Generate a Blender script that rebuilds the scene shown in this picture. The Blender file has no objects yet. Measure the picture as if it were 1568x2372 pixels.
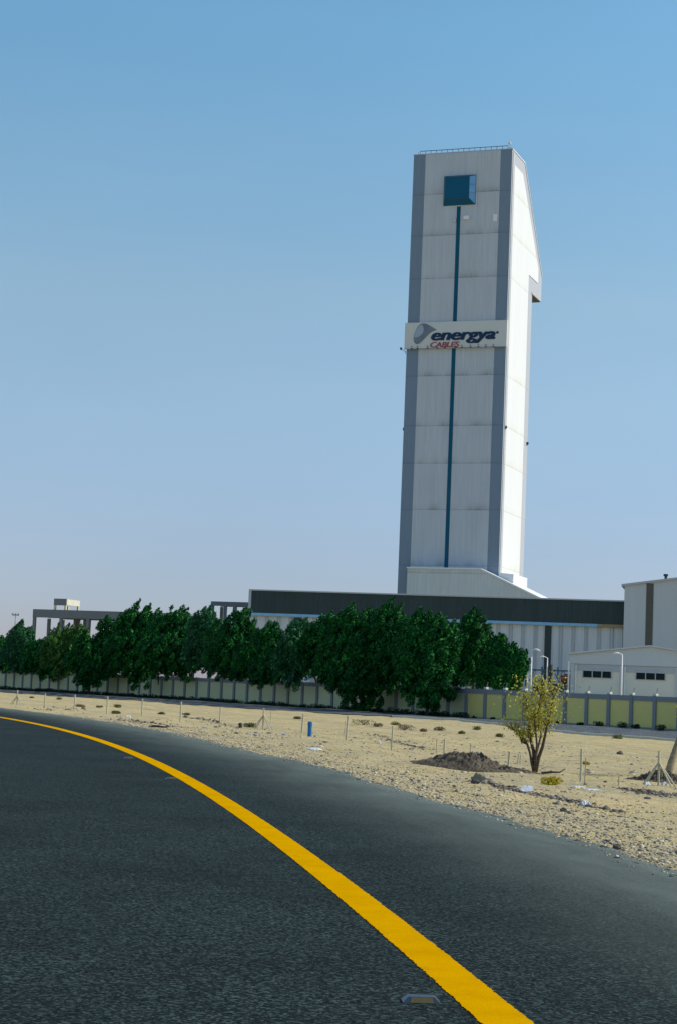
import bpy, bmesh, math, random
import numpy as np
from mathutils import Vector, Matrix
random.seed(7); rng = np.random.default_rng(7)
S = bpy.context.scene
COL = S.collection
# ------------------------------------------------------------------ camera
FPX, HC = 4200.0, 1.6
RHO = math.atan(.041); PIT = math.atan(398*math.cos(RHO)/FPX)
f0 = Vector((0, math.cos(PIT), math.sin(PIT))); u0 = Vector((0, -math.sin(PIT), math.cos(PIT))); r0 = Vector((1, 0, 0))
CR = r0*math.cos(RHO)+u0*math.sin(RHO); CU = u0*math.cos(RHO)-r0*math.sin(RHO)
cd = bpy.data.cameras.new('camera'); cam = bpy.data.objects.new('camera', cd); COL.objects.link(cam)
m = Matrix((CR, CU, -f0)).transposed().to_4x4(); m.translation = Vector((0, 0, HC)); cam.matrix_world = m
cd.sensor_fit = 'VERTICAL'; cd.sensor_height = 36; cd.lens = FPX/2372*36
cd.clip_end = 20000; cd.clip_start = .1
S.camera = cam
# ------------------------------------------------------------------ light
SUN_AZ, SUN_EL = math.radians(84), math.radians(36)       # azimuth clockwise from +Y
w = bpy.data.worlds.new('World'); S.world = w; w.use_nodes = True
nt = w.node_tree; nt.nodes.clear()
sky = nt.nodes.new('ShaderNodeTexSky'); sky.sky_type = 'NISHITA'; sky.sun_disc = False
sky.sun_elevation = SUN_EL; sky.sun_rotation = SUN_AZ
sky.altitude = 0; sky.air_density = 1.0; sky.dust_density = .3; sky.ozone_density = 3.0
bg = nt.nodes.new('ShaderNodeBackground'); bg.inputs[1].default_value = .12
wo = nt.nodes.new('ShaderNodeOutputWorld')
tc = nt.nodes.new('ShaderNodeTexCoord'); sxyz = nt.nodes.new('ShaderNodeSeparateXYZ'); nt.links.new(tc.outputs['Generated'], sxyz.inputs[0])
rp = nt.nodes.new('ShaderNodeValToRGB'); el = rp.color_ramp.elements          # dusty desert air: dims the pale band low in the sky
while len(el) < 7: el.new(.5)
for e_, (p_, c_) in zip(el, [(0, (.43, .44, .66)), (.035, (.49, .50, .68)), (.07, (.56, .56, .685)), (.208, (.85, .85, .76)), (.35, (.78, 1.02, .94)), (.6, (.78, 1.0, 1.0)), (1, (.85, 1, 1))]):
    e_.position = p_; e_.color = (*c_, 1)
nt.links.new(sxyz.outputs[2], rp.inputs[0]); mx = nt.nodes.new('ShaderNodeMix'); mx.data_type = 'RGBA'; mx.blend_type = 'MULTIPLY'; mx.inputs[0].default_value = 1
nt.links.new(sky.outputs[0], mx.inputs[6]); nt.links.new(rp.outputs[0], mx.inputs[7]); 
mp_ = nt.nodes.new('ShaderNodeMapping'); mp_.inputs['Scale'].default_value = (1.2, 1.2, 5); nt.links.new(tc.outputs['Generated'], mp_.inputs[0])
nz_ = nt.nodes.new('ShaderNodeTexNoise'); nz_.inputs['Scale'].default_value = 2.2; nz_.inputs['Detail'].default_value = 5; nt.links.new(mp_.outputs[0], nz_.inputs['Vector'])
hz = nt.nodes.new('ShaderNodeValToRGB'); hz.color_ramp.elements[0].position = .35; hz.color_ramp.elements[0].color = (.965, .975, .985, 1); hz.color_ramp.elements[1].position = .68; hz.color_ramp.elements[1].color = (1.05, 1.035, 1.02, 1)
nt.links.new(nz_.outputs['Fac'], hz.inputs[0]); m2 = nt.nodes.new('ShaderNodeMix'); m2.data_type = 'RGBA'; m2.blend_type = 'MULTIPLY'; m2.inputs[0].default_value = 1
nt.links.new(mx.outputs[2], m2.inputs[6]); nt.links.new(hz.outputs[0], m2.inputs[7]); nt.links.new(m2.outputs[2], bg.inputs[0]); nt.links.new(bg.outputs[0], wo.inputs[0])
sl = bpy.data.lights.new('sun', 'SUN'); sl.energy = 3.0; sl.angle = math.radians(.55); sl.color = (1, .92, .79)
so = bpy.data.objects.new('sun', sl); COL.objects.link(so)
sd = Vector((math.sin(SUN_AZ)*math.cos(SUN_EL), math.cos(SUN_AZ)*math.cos(SUN_EL), math.sin(SUN_EL)))
so.rotation_euler = (-sd).to_track_quat('-Z', 'Y').to_euler(); so.location = (60, 0, 80)
S.view_settings.view_transform = 'Standard'; S.view_settings.look = 'None'
S.view_settings.exposure = 0.5; S.view_settings.gamma = 1; S.view_settings.use_curve_mapping = False

# ------------------------------------------------------------------ placing helpers
def ray(x, y): return f0+CR*((x-784)/FPX)-CU*((y-1186)/FPX)
def at(x, y, Y):
    d = ray(x, y); return Vector((0, 0, HC))+d*(Y/d.y)
def gp(x, y, z=0.0):
    d = ray(x, y); return Vector((0, 0, HC))+d*((z-HC)/d.z)

# ------------------------------------------------------------------ object helpers
def obj(name, me, parent=None, label=None, cat=None, group=None, kind=None, loc=None, rz=None):
    o = bpy.data.objects.new(name, me); COL.objects.link(o)
    if parent is not None: o.parent = parent
    if label: o['label'] = label
    if cat: o['category'] = cat
    if group: o['group'] = group
    if kind: o['kind'] = kind
    if loc is not None: o.location = loc
    if rz is not None: o.rotation_euler = (0, 0, rz)
    return o
def thing(name, label, cat, loc=(0, 0, 0), rz=0, group=None):
    return obj(name, None, None, label, cat, group, None, loc, rz)
class MB:
    def __init__(s): s.v = []; s.f = []
    def add(s, vs, fs):
        n = len(s.v); s.v += [tuple(v) for v in vs]; s.f += [tuple(i+n for i in f) for f in fs]; return s
    def box(s, x0, x1, y0, y1, z0, z1):
        return s.add([(x0, y0, z0), (x1, y0, z0), (x1, y1, z0), (x0, y1, z0), (x0, y0, z1), (x1, y0, z1), (x1, y1, z1), (x0, y1, z1)],
                     [(0, 3, 2, 1), (4, 5, 6, 7), (0, 1, 5, 4), (1, 2, 6, 5), (2, 3, 7, 6), (3, 0, 4, 7)])
    def prism(s, pts, a, b, axis='x'):
        # polygon in the two other axes, extruded from a to b along axis
        n = len(pts)
        def P(p, t): return (t, p[0], p[1]) if axis == 'x' else ((p[0], t, p[1]) if axis == 'y' else (p[0], p[1], t))
        vs = [P(p, a) for p in pts]+[P(p, b) for p in pts]
        fs = [tuple(range(n))[::-1], tuple(range(n, 2*n))]+[(i, (i+1) % n, n+(i+1) % n, n+i) for i in range(n)]
        return s.add(vs, fs)
    def tube(s, pts, rad, n=8, cap=True):
        pts = [Vector(p) for p in pts]
        if not hasattr(rad, '__len__'): rad = [rad]*len(pts)
        base = len(s.v); prev = None
        for i, p in enumerate(pts):
            d = (pts[min(i+1, len(pts)-1)]-pts[max(i-1, 0)]).normalized()
            if prev is None:
                a = d.orthogonal().normalized()
            else:
                a = (prev-d*prev.dot(d)); a = a.normalized() if a.length > 1e-6 else d.orthogonal().normalized()
            prev = a; b = d.cross(a)
            for k in range(n):
                t = 2*math.pi*k/n; s.v.append(tuple(p+(a*math.cos(t)+b*math.sin(t))*rad[i]))
        for i in range(len(pts)-1):
            for k in range(n):
                q = base+i*n; s.f.append((q+k, q+(k+1) % n, q+n+(k+1) % n, q+n+k))
        if cap:
            s.f.append(tuple(base+k for k in range(n))[::-1]); q = base+(len(pts)-1)*n; s.f.append(tuple(q+k for k in range(n)))
        return s
    def mesh(s, name, mat, smooth=False, bevel=0):
        me = bpy.data.meshes.new(name); me.from_pydata(s.v, [], s.f)
        bm = bmesh.new(); bm.from_mesh(me); bmesh.ops.recalc_face_normals(bm, faces=bm.faces)
        if bevel: bmesh.ops.bevel(bm, geom=list(bm.edges), offset=bevel, segments=2, affect='EDGES', profile=.6)
        if smooth:
            for f in bm.faces: f.smooth = True
        bm.to_mesh(me); bm.free()
        if mat: me.materials.append(mat)
        return me
    def obj(s, name, mat, parent=None, smooth=False, bevel=0, **k):
        return obj(name, s.mesh(name, mat, smooth, bevel), parent, **k)
def fastmesh(name, V, nper, mat):
    """V: (n*nper,3) array, faces of nper consecutive vertices"""
    n = len(V)//nper
    me = bpy.data.meshes.new(name); me.vertices.add(len(V)); me.vertices.foreach_set('co', np.ascontiguousarray(V, dtype=np.float32).ravel())
    me.loops.add(n*nper); me.loops.foreach_set('vertex_index', np.arange(n*nper, dtype=np.int32))
    me.polygons.add(n); me.polygons.foreach_set('loop_start', np.arange(0, n*nper, nper, dtype=np.int32))
    me.polygons.foreach_set('loop_total', np.full(n, nper, dtype=np.int32))
    me.update(calc_edges=True); me.materials.append(mat); return me

# ------------------------------------------------------------------ materials
class NT:
    def __init__(s, name):
        s.m = bpy.data.materials.new(name); s.m.use_nodes = True; s.t = s.m.node_tree; s.n = s.t.nodes; s.b = s.n['Principled BSDF']
        s.L = s.t.links
    def new(s, t, **k):
        n = s.n.new('ShaderNode'+t)
        for a, b in k.items(): setattr(n, a, b)
        return n
    def link(s, a, b): s.L.new(a, b)
    def coord(s, kind='Object', scale=(1, 1, 1)):
        c = s.new('TexCoord'); mp = s.new('Mapping'); mp.inputs['Scale'].default_value = scale
        s.link(c.outputs[kind], mp.inputs[0]); return mp.outputs[0]
    def noise(s, vec, scale, detail=4, rough=.6):
        n = s.new('TexNoise'); n.inputs['Scale'].default_value = scale; n.inputs['Detail'].default_value = detail; n.inputs['Roughness'].default_value = rough
        s.link(vec, n.inputs['Vector']); return n.outputs['Fac']
    def ramp(s, fac, stops):
        r = s.new('ValToRGB'); e = r.color_ramp.elements
        while len(e) < len(stops): e.new(.5)
        for i, (p, c) in enumerate(stops):
            e[i].position = p; e[i].color = (*(c if hasattr(c, '__len__') else (c, c, c)), 1)
        s.link(fac, r.inputs[0]); return r.outputs[0]
    def mix(s, fac, a, b, mode='MIX'):
        n = s.new('Mix', data_type='RGBA', blend_type=mode)
        for i, v in ((0, fac), (6, a), (7, b)):
            if hasattr(v, 'is_linked'): s.link(v, n.inputs[i])
            else: n.inputs[i].default_value = v if i == 0 else (*v, 1)
        return n.outputs[2]
    def math(s, op, a, b=0.0, c=0.0, clamp=False):
        n = s.new('Math', operation=op, use_clamp=clamp)
        for i, v in enumerate((a, b, c)):
            if hasattr(v, 'is_linked'): s.link(v, n.inputs[i])
            else: n.inputs[i].default_value = v
        return n.outputs[0]
    def bump(s, h, strength=.3, dist=.05):
        n = s.new('Bump'); n.inputs['Strength'].default_value = strength; n.inputs['Distance'].default_value = dist
        s.link(h, n.inputs['Height']); s.link(n.outputs[0], s.b.inputs['Normal']); return n
    def set(s, col=None, rough=None, metal=None, spec=None):
        if col is not None:
            if hasattr(col, 'is_linked'): s.link(col, s.b.inputs['Base Color'])
            else: s.b.inputs['Base Color'].default_value = (*col, 1)
        if rough is not None:
            if hasattr(rough, 'is_linked'): s.link(rough, s.b.inputs['Roughness'])
            else: s.b.inputs['Roughness'].default_value = rough
        if metal is not None: s.b.inputs['Metallic'].default_value = metal
        if spec is not None: s.b.inputs['Specular IOR Level'].default_value = spec
        return s.m
def plain(name, col, rough=.7, metal=0, var=.18, scale=1.5, spec=.3):
    t = NT(name); v = t.coord(); n = t.noise(v, scale, 5, .65)
    c = t.mix(n, tuple(x*(1-var) for x in col), tuple(min(1, x*(1+var)) for x in col))
    return t.set(c, rough, metal, spec)
SEAMS = [27.8, 39.9, 50.0, 58.2, 69.2, 90.8, 100.4, 109.7]
def cladding(name, col, axis='X', rib=.35, seams=(), stain=(.25, .25, .2), stain_amt=.35, rough=.5, ribdepth=.04, streak=.12, spec=.3, wide=0, wide_col=None):
    """ribbed metal sheet with optional horizontal seams that carry dirt, and vertical streaks"""
    t = NT(name); v = t.coord(); sp = t.new('SeparateXYZ'); t.link(v, sp.inputs[0])
    h = sp.outputs[0] if axis == 'X' else sp.outputs[1]; z = sp.outputs[2]
    tri = t.math('PINGPONG', h, rib/2)                       # 0..rib/2
    prof = t.math('SMOOTH_MIN', t.math('MULTIPLY', tri, 4/rib), 1.0, .3)
    # streak noise
    cb = t.new('CombineXYZ'); t.link(t.math('MULTIPLY', h, 2.6), cb.inputs[0]); t.link(t.math('MULTIPLY', z, .10), cb.inputs[2])
    st = t.noise(cb.outputs[0], 1.0, 5, .7)
    cb2 = t.new('CombineXYZ'); t.link(t.math('MULTIPLY', h, .8), cb2.inputs[0]); t.link(t.math('MULTIPLY', z, .3), cb2.inputs[2])
    bl = t.noise(cb2.outputs[0], .35, 3, .5)
    c = t.mix(t.ramp(st, [(.3, 0.0), (.75, 1.0)]), tuple(x*(1-streak) for x in col), tuple(min(x*(1+streak*.6), .9) for x in col))
    c = t.mix(t.ramp(bl, [(.35, 0.0), (.7, .35)]), c, tuple(x*(1-streak*1.2) for x in col))
    pan = t.new('TexWhiteNoise', noise_dimensions='1D'); t.link(t.math('FLOOR', t.math('DIVIDE', h, rib*3)), pan.inputs['W'])
    c = t.mix(t.math('MULTIPLY', pan.outputs['Value'], .10), c, tuple(x*.7 for x in col))
    if wide:
        gw = t.math('PINGPONG', h, wide/2); gm = t.math('LESS_THAN', gw, wide*.085)
        c = t.mix(t.math('MULTIPLY', gm, .55), c, wide_col or tuple(x*.45 for x in col))
    if seams:
        tot = None; line = None
        for sz in seams:
            d = t.math('SUBTRACT', z, sz)
            up = t.math('SUBTRACT', 1.0, t.math('DIVIDE', d, 2.2), clamp=True)
            g = t.math('MULTIPLY', t.math('GREATER_THAN', d, -.1), t.math('POWER', up, 2.0))
            ln = t.math('LESS_THAN', t.math('ABSOLUTE', d), .11)
            tot = g if tot is None else t.math('MAXIMUM', tot, g)
            line = ln if line is None else t.math('MAXIMUM', line, ln)
        brk = t.ramp(bl, [(.42, .15), (.62, 1.0)])
        am = t.math('MULTIPLY', t.math('MULTIPLY', tot, t.ramp(st, [(.35, .1), (.6, 1.0)])), stain_amt)
        c = t.mix(t.math('MULTIPLY', am, brk), c, stain)
        c = t.mix(t.math('MULTIPLY', line, .22), c, tuple(x*.45 for x in stain))
    t.bump(prof, .6, ribdepth)
    return t.set(c, rough, 0, spec)

M = {}
M['white_side'] = cladding('white_side', (.72, .735, .74), 'Y', .35, SEAMS, (.60, .55, .36), .75, .5, .03, .05)
M['trim_side'] = cladding('trim_side', (.43, .45, .49), 'Y', .35, SEAMS, (.5, .47, .4), .4, .5, .03, .06)
M['front_panel'] = cladding('front_panel', (.55, .585, .615), 'X', .33, SEAMS, (.20, .20, .19), .85, .55, .03, .15)
M['slate'] = cladding('slate', (.20, .265, .335), 'X', .33, SEAMS, (.12, .15, .19), .4, .5, .03, .08)
M['annex'] = cladding('annex', (.62, .65, .63), 'X', .9, (26.0,), (.3, .32, .3), .5, .55, .05, .16)
M['roof_white'] = plain('roof_white', (.78, .79, .78), .45, 0, .08)
M['dark_fascia'] = cladding('dark_fascia', (.033, .057, .060), 'X', .30, (), rough=.6, ribdepth=.05, streak=.3)
M['ware_wall'] = cladding('ware_wall', (.60, .64, .67), 'X', .40, (), rough=.5, ribdepth=.07, streak=.12, wide=2.1, wide_col=(.27, .31, .35))
M['block_wall'] = cladding('block_wall', (.50, .54, .57), 'X', .3, (), rough=.5, ribdepth=.02, streak=.05)
M['louvre'] = plain('louvre', (.10, .098, .085), .7, 0, .35, 3)
M['gutter'] = plain('gutter', (.22, .45, .68), .4, 0, .25, 2)
M['rust_gutter'] = plain('rust_gutter', (.30, .24, .13), .7, 0, .4, 2)
M['plaster'] = plain('plaster', (.74, .73, .65), .85, 0, .06, .8)
M['plaster_band'] = plain('plaster_band', (.46, .50, .55), .85, 0, .08, .8)
M['gable'] = plain('gable', (.54, .58, .62), .7, 0, .05, .8)
M['white_paint'] = plain('white_paint', (.78, .79, .78), .45, 0, .06)
M['window_glass'] = plain('window_glass', (.012, .022, .03), .12, 0, .3, 1, .5)
M['blue_glass'] = plain('blue_glass', (.004, .095, .18), .3, 0, .06, .3, .15)
M['blue_strip'] = plain('blue_strip', (.003, .09, .155), .5, 0, .15, .4, .15)
M['glass_painted_sky'] = plain('glass_painted_sky', (.16, .33, .50), .15, .3, .3, .6, .6)
M['frame_dark'] = plain('frame_dark', (.05, .10, .14), .4, .2)
M['navy'] = plain('navy', (.004, .03, .085), .5, 0, .05)
M['red'] = plain('red', (.36, .06, .08), .5, 0, .25, 1)
M['logo_dark'] = plain('logo_dark', (.17, .20, .24), .5, 0, .45, .5)
M['logo_light'] = plain('logo_light', (.36, .42, .48), .5, 0, .15, .8)
M['sign'] = plain('sign', (.62, .625, .58), .55, 0, .05, .3)
M['concrete'] = plain('concrete', (.17, .185, .195), .9, 0, .22, .6)
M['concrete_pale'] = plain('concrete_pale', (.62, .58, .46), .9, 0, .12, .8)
M['steel'] = plain('steel', (.30, .32, .34), .5, .4, .2, 2)
M['steel_blue'] = plain('steel_blue', (.055, .10, .16), .5, .1, .3, 2)
M['dark_metal'] = plain('dark_metal', (.04, .045, .05), .6, .2, .3, 2)
M['container'] = plain('container', (.10, .15, .20), .6, 0, .15, .5)
M['orange'] = plain('orange', (.42, .12, .07), .8, 0, .35, 2)
M['post_grey'] = plain('post_grey', (.25, .26, .27), .9, 0, .14, 1.2)
M['cap'] = plain('cap', (.72, .70, .55), .7, 0, .08, 3)
M['fence_post'] = plain('fence_post', (.50, .46, .33), .8, 0, .25, 6)
M['wire'] = plain('wire', (.30, .28, .22), .6, .3, .3, 6)
M['pipe_blue'] = plain('pipe_blue', (.02, .16, .42), .45, 0, .2, 4)
M['bark'] = plain('bark', (.085, .062, .045), .95, 0, .4, 9)
M['bark_pale'] = plain('bark_pale', (.30, .24, .15), .95, 0, .5, 7)
M['stud'] = plain('stud', (.07, .09, .12), .35, .6, .25, 30)
M['reflector'] = plain('reflector', (.12, .10, .045), .2, 0, .2, 50)
M['plastic_white'] = plain('plastic_white', (.62, .63, .63), .5, 0, .06, 5)
M['plastic_yellow'] = plain('plastic_yellow', (.75, .58, .08), .5, 0, .2, 9)
M['plastic_blue'] = plain('plastic_blue', (.08, .16, .42), .5, 0, .2, 9)
M['char'] = plain('char', (.05, .045, .04), .95, 0, .5, 12)
def soilish(name, c1, c2, c3, sc=3.0, bump=.6, dist=.04):
    t = NT(name); v = t.coord(); a = t.noise(v, sc, 8, .7); b = t.noise(v, sc*7, 4, .6)
    c = t.ramp(a, [(.3, c1), (.55, c2), (.75, c3)]); c = t.mix(t.ramp(b, [(.35, 0.0), (.7, .5)]), c, c1)
    t.bump(b, bump, dist); return t.set(c, .95, 0, .1)
M['mound'] = soilish('mound', (.06, .050, .038), (.16, .13, .095), (.34, .28, .19), 2.2, 1, .08)
M['rock'] = soilish('rock', (.20, .17, .13), (.33, .29, .22), (.48, .43, .34), 5)
M['rock_dark'] = soilish('rock_dark', (.05, .045, .042), (.12, .11, .10), (.22, .19, .16), 5)
# gravel: a colour per stone
def perisland(name, stops, rough=.9):
    t = NT(name); g = t.new('NewGeometry'); c = t.ramp(g.outputs['Random Per Island'], stops)
    return t.set(c, rough, 0, .15)
M['gravel'] = perisland('gravel', [(0, (.07, .065, .065)), (.25, (.19, .17, .15)), (.6, (.42, .36, .25)), (1, (.62, .56, .41))])
M['rubble'] = perisland('rubble', [(0, (.05, .045, .04)), (.5, (.13, .11, .09)), (1, (.36, .31, .24))])
def leafmat(name, stops, trans=.25):
    t = NT(name); g = t.new('NewGeometry'); v = t.coord(); n = t.noise(v, .8, 3, .6)
    f = t.math('ADD', t.math('MULTIPLY', g.outputs['Random Per Island'], .55), t.math('MULTIPLY', n, .5))
    c = t.ramp(f, stops); t.set(c, .7, 0, .12)
    tr = t.new('BsdfTranslucent'); t.link(c, tr.inputs[0]); ms = t.new('MixShader'); ms.inputs[0].default_value = trans
    out = t.n['Material Output']; t.link(t.b.outputs[0], ms.inputs[1]); t.link(tr.outputs[0], ms.inputs[2]); t.link(ms.outputs[0], out.inputs[0])
    return t.m
M['leaf'] = leafmat('leaf', [(.1, (.002, .028, .012)), (.5, (.006, .078, .020)), (.85, (.040, .25, .028))], .06)
M['leaf_olive'] = leafmat('leaf_olive', [(.1, (.016, .06, .02)), (.5, (.05, .15, .03)), (.9, (.13, .25, .045))], .06)
M['leaf_grey'] = leafmat('leaf_grey', [(.1, (.008, .05, .025)), (.5, (.022, .12, .045)), (.9, (.07, .20, .075))], .06)
M['leaf_bush'] = leafmat('leaf_bush', [(.1, (.24, .20, .03)), (.5, (.48, .43, .06)), (.9, (.68, .70, .22))], .35)
M['leaf_shrub'] = leafmat('leaf_shrub', [(.1, (.05, .07, .02)), (.5, (.12, .14, .03)), (.9, (.22, .22, .06))])
M['leaf_dry'] = leafmat('leaf_dry', [(.1, (.10, .07, .04)), (.5, (.18, .13, .07)), (.9, (.30, .22, .12))])
M['leaf_yellow'] = leafmat('leaf_yellow', [(.1, (.28, .22, .015)), (.5, (.42, .35, .02)), (.9, (.55, .46, .04))])
M['leaf_dark'] = leafmat('leaf_dark', [(.1, (.012, .03, .018)), (.5, (.025, .05, .028)), (.9, (.05, .07, .035))])
# wall panels: each a little different, sun-bleached patches of their own
def panelmat(name, base, patch):
    t = NT(name); v = t.coord(); a = t.noise(v, .45, 4, .6); b = t.noise(v, 7, 5, .7)
    oi = t.new('ObjectInfo'); c = t.mix(t.ramp(a, [(.35, 0.0), (.65, .8)]), base, patch)
    c = t.mix(t.math('MULTIPLY', oi.outputs['Random'], .35), c, tuple(x*.72 for x in base))
    c = t.mix(t.ramp(b, [(.45, 0.0), (.8, .25)]), c, tuple(x*.6 for x in base)); t.bump(b, .3, .01)
    return t.set(c, .9, 0, .15)
M['panel_yellow'] = panelmat('panel_yellow', (.84, .71, .21), (.84, .61, .28))
M['panel_pale'] = panelmat('panel_pale', (.66, .67, .38), (.68, .65, .46))
# asphalt; uv = (metres along, metres from the asphalt edge)
def asphalt(name, dusty=True, base=(.005, .0095, .0092), hi=(.019, .028, .0262)):
    t = NT(name); v = t.coord(); a = t.noise(v, 26, 4, .8); b = t.noise(v, 1.1, 4, .6); g = t.noise(v, 62, 2, .8)
    big = t.noise(v, .45, 4, .6)
    vo = t.new('TexVoronoi'); vo.inputs['Scale'].default_value = 58; t.link(v, vo.inputs['Vector']); sc_ = t.new('SeparateXYZ'); t.link(vo.outputs['Color'], sc_.inputs[0])
    c = t.mix(t.ramp(a, [(.35, 0.0), (.7, 1.0)]), base, hi)
    c = t.mix(t.ramp(sc_.outputs[0], [(.45, 0.0), (1, .75)]), c, tuple(x*4.6 for x in hi)); c = t.mix(t.ramp(sc_.outputs[1], [(.6, 0.0), (.9, .85)]), c, tuple(x*.3 for x in base))
    c = t.mix(t.ramp(g, [(.6, 0.0), (.78, .55)]), c, tuple(x*2.6 for x in hi))
    c = t.mix(t.ramp(g, [(.24, .8), (.40, 0.0)]), c, tuple(x*.25 for x in base))
    c = t.mix(t.ramp(big, [(.38, .0), (.7, .4)]), c, tuple(x*.6 for x in base)); c = t.mix(t.ramp(b, [(.45, .0), (.75, .12)]), c, tuple(x*1.7 for x in hi))
    if dusty:
        uv = t.new('UVMap'); sp = t.new('SeparateXYZ'); t.link(uv.outputs[0], sp.inputs[0]); d = sp.outputs[1]
        cb = t.new('CombineXYZ'); t.link(t.math('MULTIPLY', sp.outputs[0], .30), cb.inputs[0]); t.link(t.math('MULTIPLY', d, 1.2), cb.inputs[1])
        st = t.noise(cb.outputs[0], 1.4, 4, .6)
        near = t.math('POWER', t.math('SUBTRACT', 1.0, t.math('DIVIDE', d, 2.9), clamp=True), 1.7)
        k = t.math('ADD', t.math('MULTIPLY', near, .95), t.math('MULTIPLY', t.math('SUBTRACT', st, .5), t.math('MULTIPLY', near, 1.5)), clamp=True)
        c = t.mix(t.math('MULTIPLY', k, t.ramp(a, [(.2, .55), (.6, 1.0)])), c, (.165, .19, .165))
        e = t.math('SUBTRACT', .05, d); e = t.math('ADD', e, t.math('MULTIPLY', t.math('SUBTRACT', b, .5), .5))
        c = t.mix(t.math('MULTIPLY', t.math('DIVIDE', e, .25, clamp=True), .8), c, (.36, .31, .22))
    hh = t.math('ADD', a, t.math('MULTIPLY', g, .8)); t.bump(hh, .25, .004)
    return t.set(c, .9, 0, .06)
M['asphalt'] = asphalt('asphalt'); M['asphalt_old'] = asphalt('asphalt_old', False, (.05, .058, .064), (.09, .10, .105))
def paint():
    t = NT('road_paint'); v = t.coord(); a = t.noise(v, 45, 4, .75); b = t.noise(v, 2.2, 5, .65); g = t.noise(v, 120, 2, .7)
    c = t.mix(t.ramp(b, [(.35, 0.0), (.7, 1.0)]), (.60, .295, .0003), (.71, .36, .0003))
    c = t.mix(t.ramp(a, [(.24, .7), (.40, 0.0)]), c, (.30, .16, .01)); c = t.mix(t.ramp(t.noise(v, 6, 4, .7), [(.60, 0.0), (.70, .45)]), c, (.34, .19, .02))
    t.bump(t.math('ADD', a, g), .5, .004); return t.set(c, .9, 0, .0)
M['paint'] = paint()
def sand():
    t = NT('sand'); v = t.coord('Object'); a = t.noise(v, .18, 5, .6); b = t.noise(v, 2.2, 6, .7); g = t.noise(v, 16, 4, .75)
    vs = t.coord('Object', (.12, .5, 1)); s = t.noise(vs, .8, 5, .65)
    c = t.ramp(b, [(.28, (.37, .285, .130)), (.5, (.545, .43, .205)), (.72, (.66, .54, .28))])
    c = t.mix(t.ramp(s, [(.42, 0.0), (.62, .6)]), c, (.37, .32, .215))
    c = t.mix(t.ramp(a, [(.45, 0.0), (.65, .5)]), c, (.57, .44, .24))
    spx = t.new('SeparateXYZ'); t.link(v, spx.inputs[0]); dx_ = t.math('ADD', spx.outputs[0], 231.24); dy_ = t.math('ADD', spx.outputs[1], 15.32)
    rad_ = t.math('SQRT', t.math('ADD', t.math('MULTIPLY', dx_, dx_), t.math('MULTIPLY', dy_, dy_))); rad_ = t.math('ADD', rad_, t.math('MULTIPLY', a, 7.0))
    for r0_ in (249.5, 251.4, 263.0, 264.9, 266.5):            # vehicle tracks running beside the road
        k_ = t.math('SUBTRACT', 1.0, t.math('DIVIDE', t.math('ABSOLUTE', t.math('SUBTRACT', rad_, r0_)), .42), clamp=True)
        c = t.mix(t.math('MULTIPLY', t.math('POWER', k_, .6), t.ramp(b, [(.35, .25), (.6, .75)])), c, (.34, .275, .17))
    c = t.mix(t.ramp(g, [(.30, .75), (.44, 0.0)]), c, (.16, .13, .09))
    c = t.mix(t.ramp(g, [(.62, 0.0), (.74, .6)]), c, (.72, .63, .42))
    t.bump(t.math('ADD', t.math('MULTIPLY', b, 1.3), t.math('MULTIPLY', g, .35)), .9, .10)
    return t.set(c, .95, 0, .1)
M['sand'] = sand()

# ------------------------------------------------------------------ road curve (measured as a circle with small deviations)
cc = np.array([-231.24, -15.32]); RR = 233.46
UP = [(0, 1660), (61.7, 1671.7), (139, 1686.5), (216, 1706.5), (278, 1727.5), (339.5, 1751.3), (401, 1782), (484, 1823.8), (569, 1872.6), (646.3, 1922), (723.5, 1976), (800.6, 2033), (898.8, 2108.7), (968.5, 2162), (1045.7, 2219), (1122.9, 2282.4), (1230.9, 2370)]
ED = [(0, 1639), (141, 1656), (282, 1677), (415, 1701), (521, 1726), (626, 1751), (715, 1766), (796, 1789), (909, 1825), (968, 1842), (1083, 1873), (1197, 1902), (1312, 1937), (1427, 1973), (1568, 2017)]
def polar(pts):
    P = np.array([gp(*p)[:2] for p in pts]); ph = np.arctan2(P[:, 1]-cc[1], P[:, 0]-cc[0]); r = np.hypot(*(P-cc).T)
    o = np.argsort(ph); return ph[o], r[o]
ph_u, r_u = polar(UP); ph_e, r_e = polar(ED)
def sm(x, xp, fp):
    return sum(np.interp(x+k*.004, xp, fp) for k in (-1.5, -.75, 0, .75, 1.5))/5
_lc = np.polyfit(ph_u-.25, r_u, 4)
def line_r(ph): return np.polyval(_lc, np.clip(ph, .09, .36)-.25)
def edge_r(ph): return sm(ph, ph_e, r_e)+.05*np.sin(ph*310)+.04*np.sin(ph*733+1)+.025*np.sin(ph*2100+2*np.sin(ph*500))+.012*np.sin(ph*5300+3*np.sin(ph*900))
def cart(ph, r): return cc[0]+np.cos(ph)*r, cc[1]+np.sin(ph)*r
def edge_dist(x, y):
    ph = np.arctan2(y-cc[1], x-cc[0]); return np.hypot(x-cc[0], y-cc[1])-edge_r(ph)
def height(x, y):
    x = np.asarray(x, float); y = np.asarray(y, float); d = edge_dist(x, y)
    h = np.where(d > 0, -.01-.84*(1-np.exp(-np.maximum(d, 0)/15.)), -.05-np.clip(-d, 0, 3)*.02)
    amp = np.clip(d/3, 0, 1)*np.clip((260-y)/60, 0, 1)
    n = .045*np.sin(x*.9+1.3*np.sin(y*.31))*np.sin(y*.42+x*.2)+.03*np.sin(x*2.1+y*1.1)*np.sin(y*1.7-x*.6)+.05*np.sin(x*.25+2)*np.sin(y*.12+1)
    # low windrow left by a grader beside the shoulder
    n += .07*np.exp(-((d-4.6-.8*np.sin(y*.13))/.55)**2)*(.6+.4*np.sin(y*1.9+x))
    return h+n*amp
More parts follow.
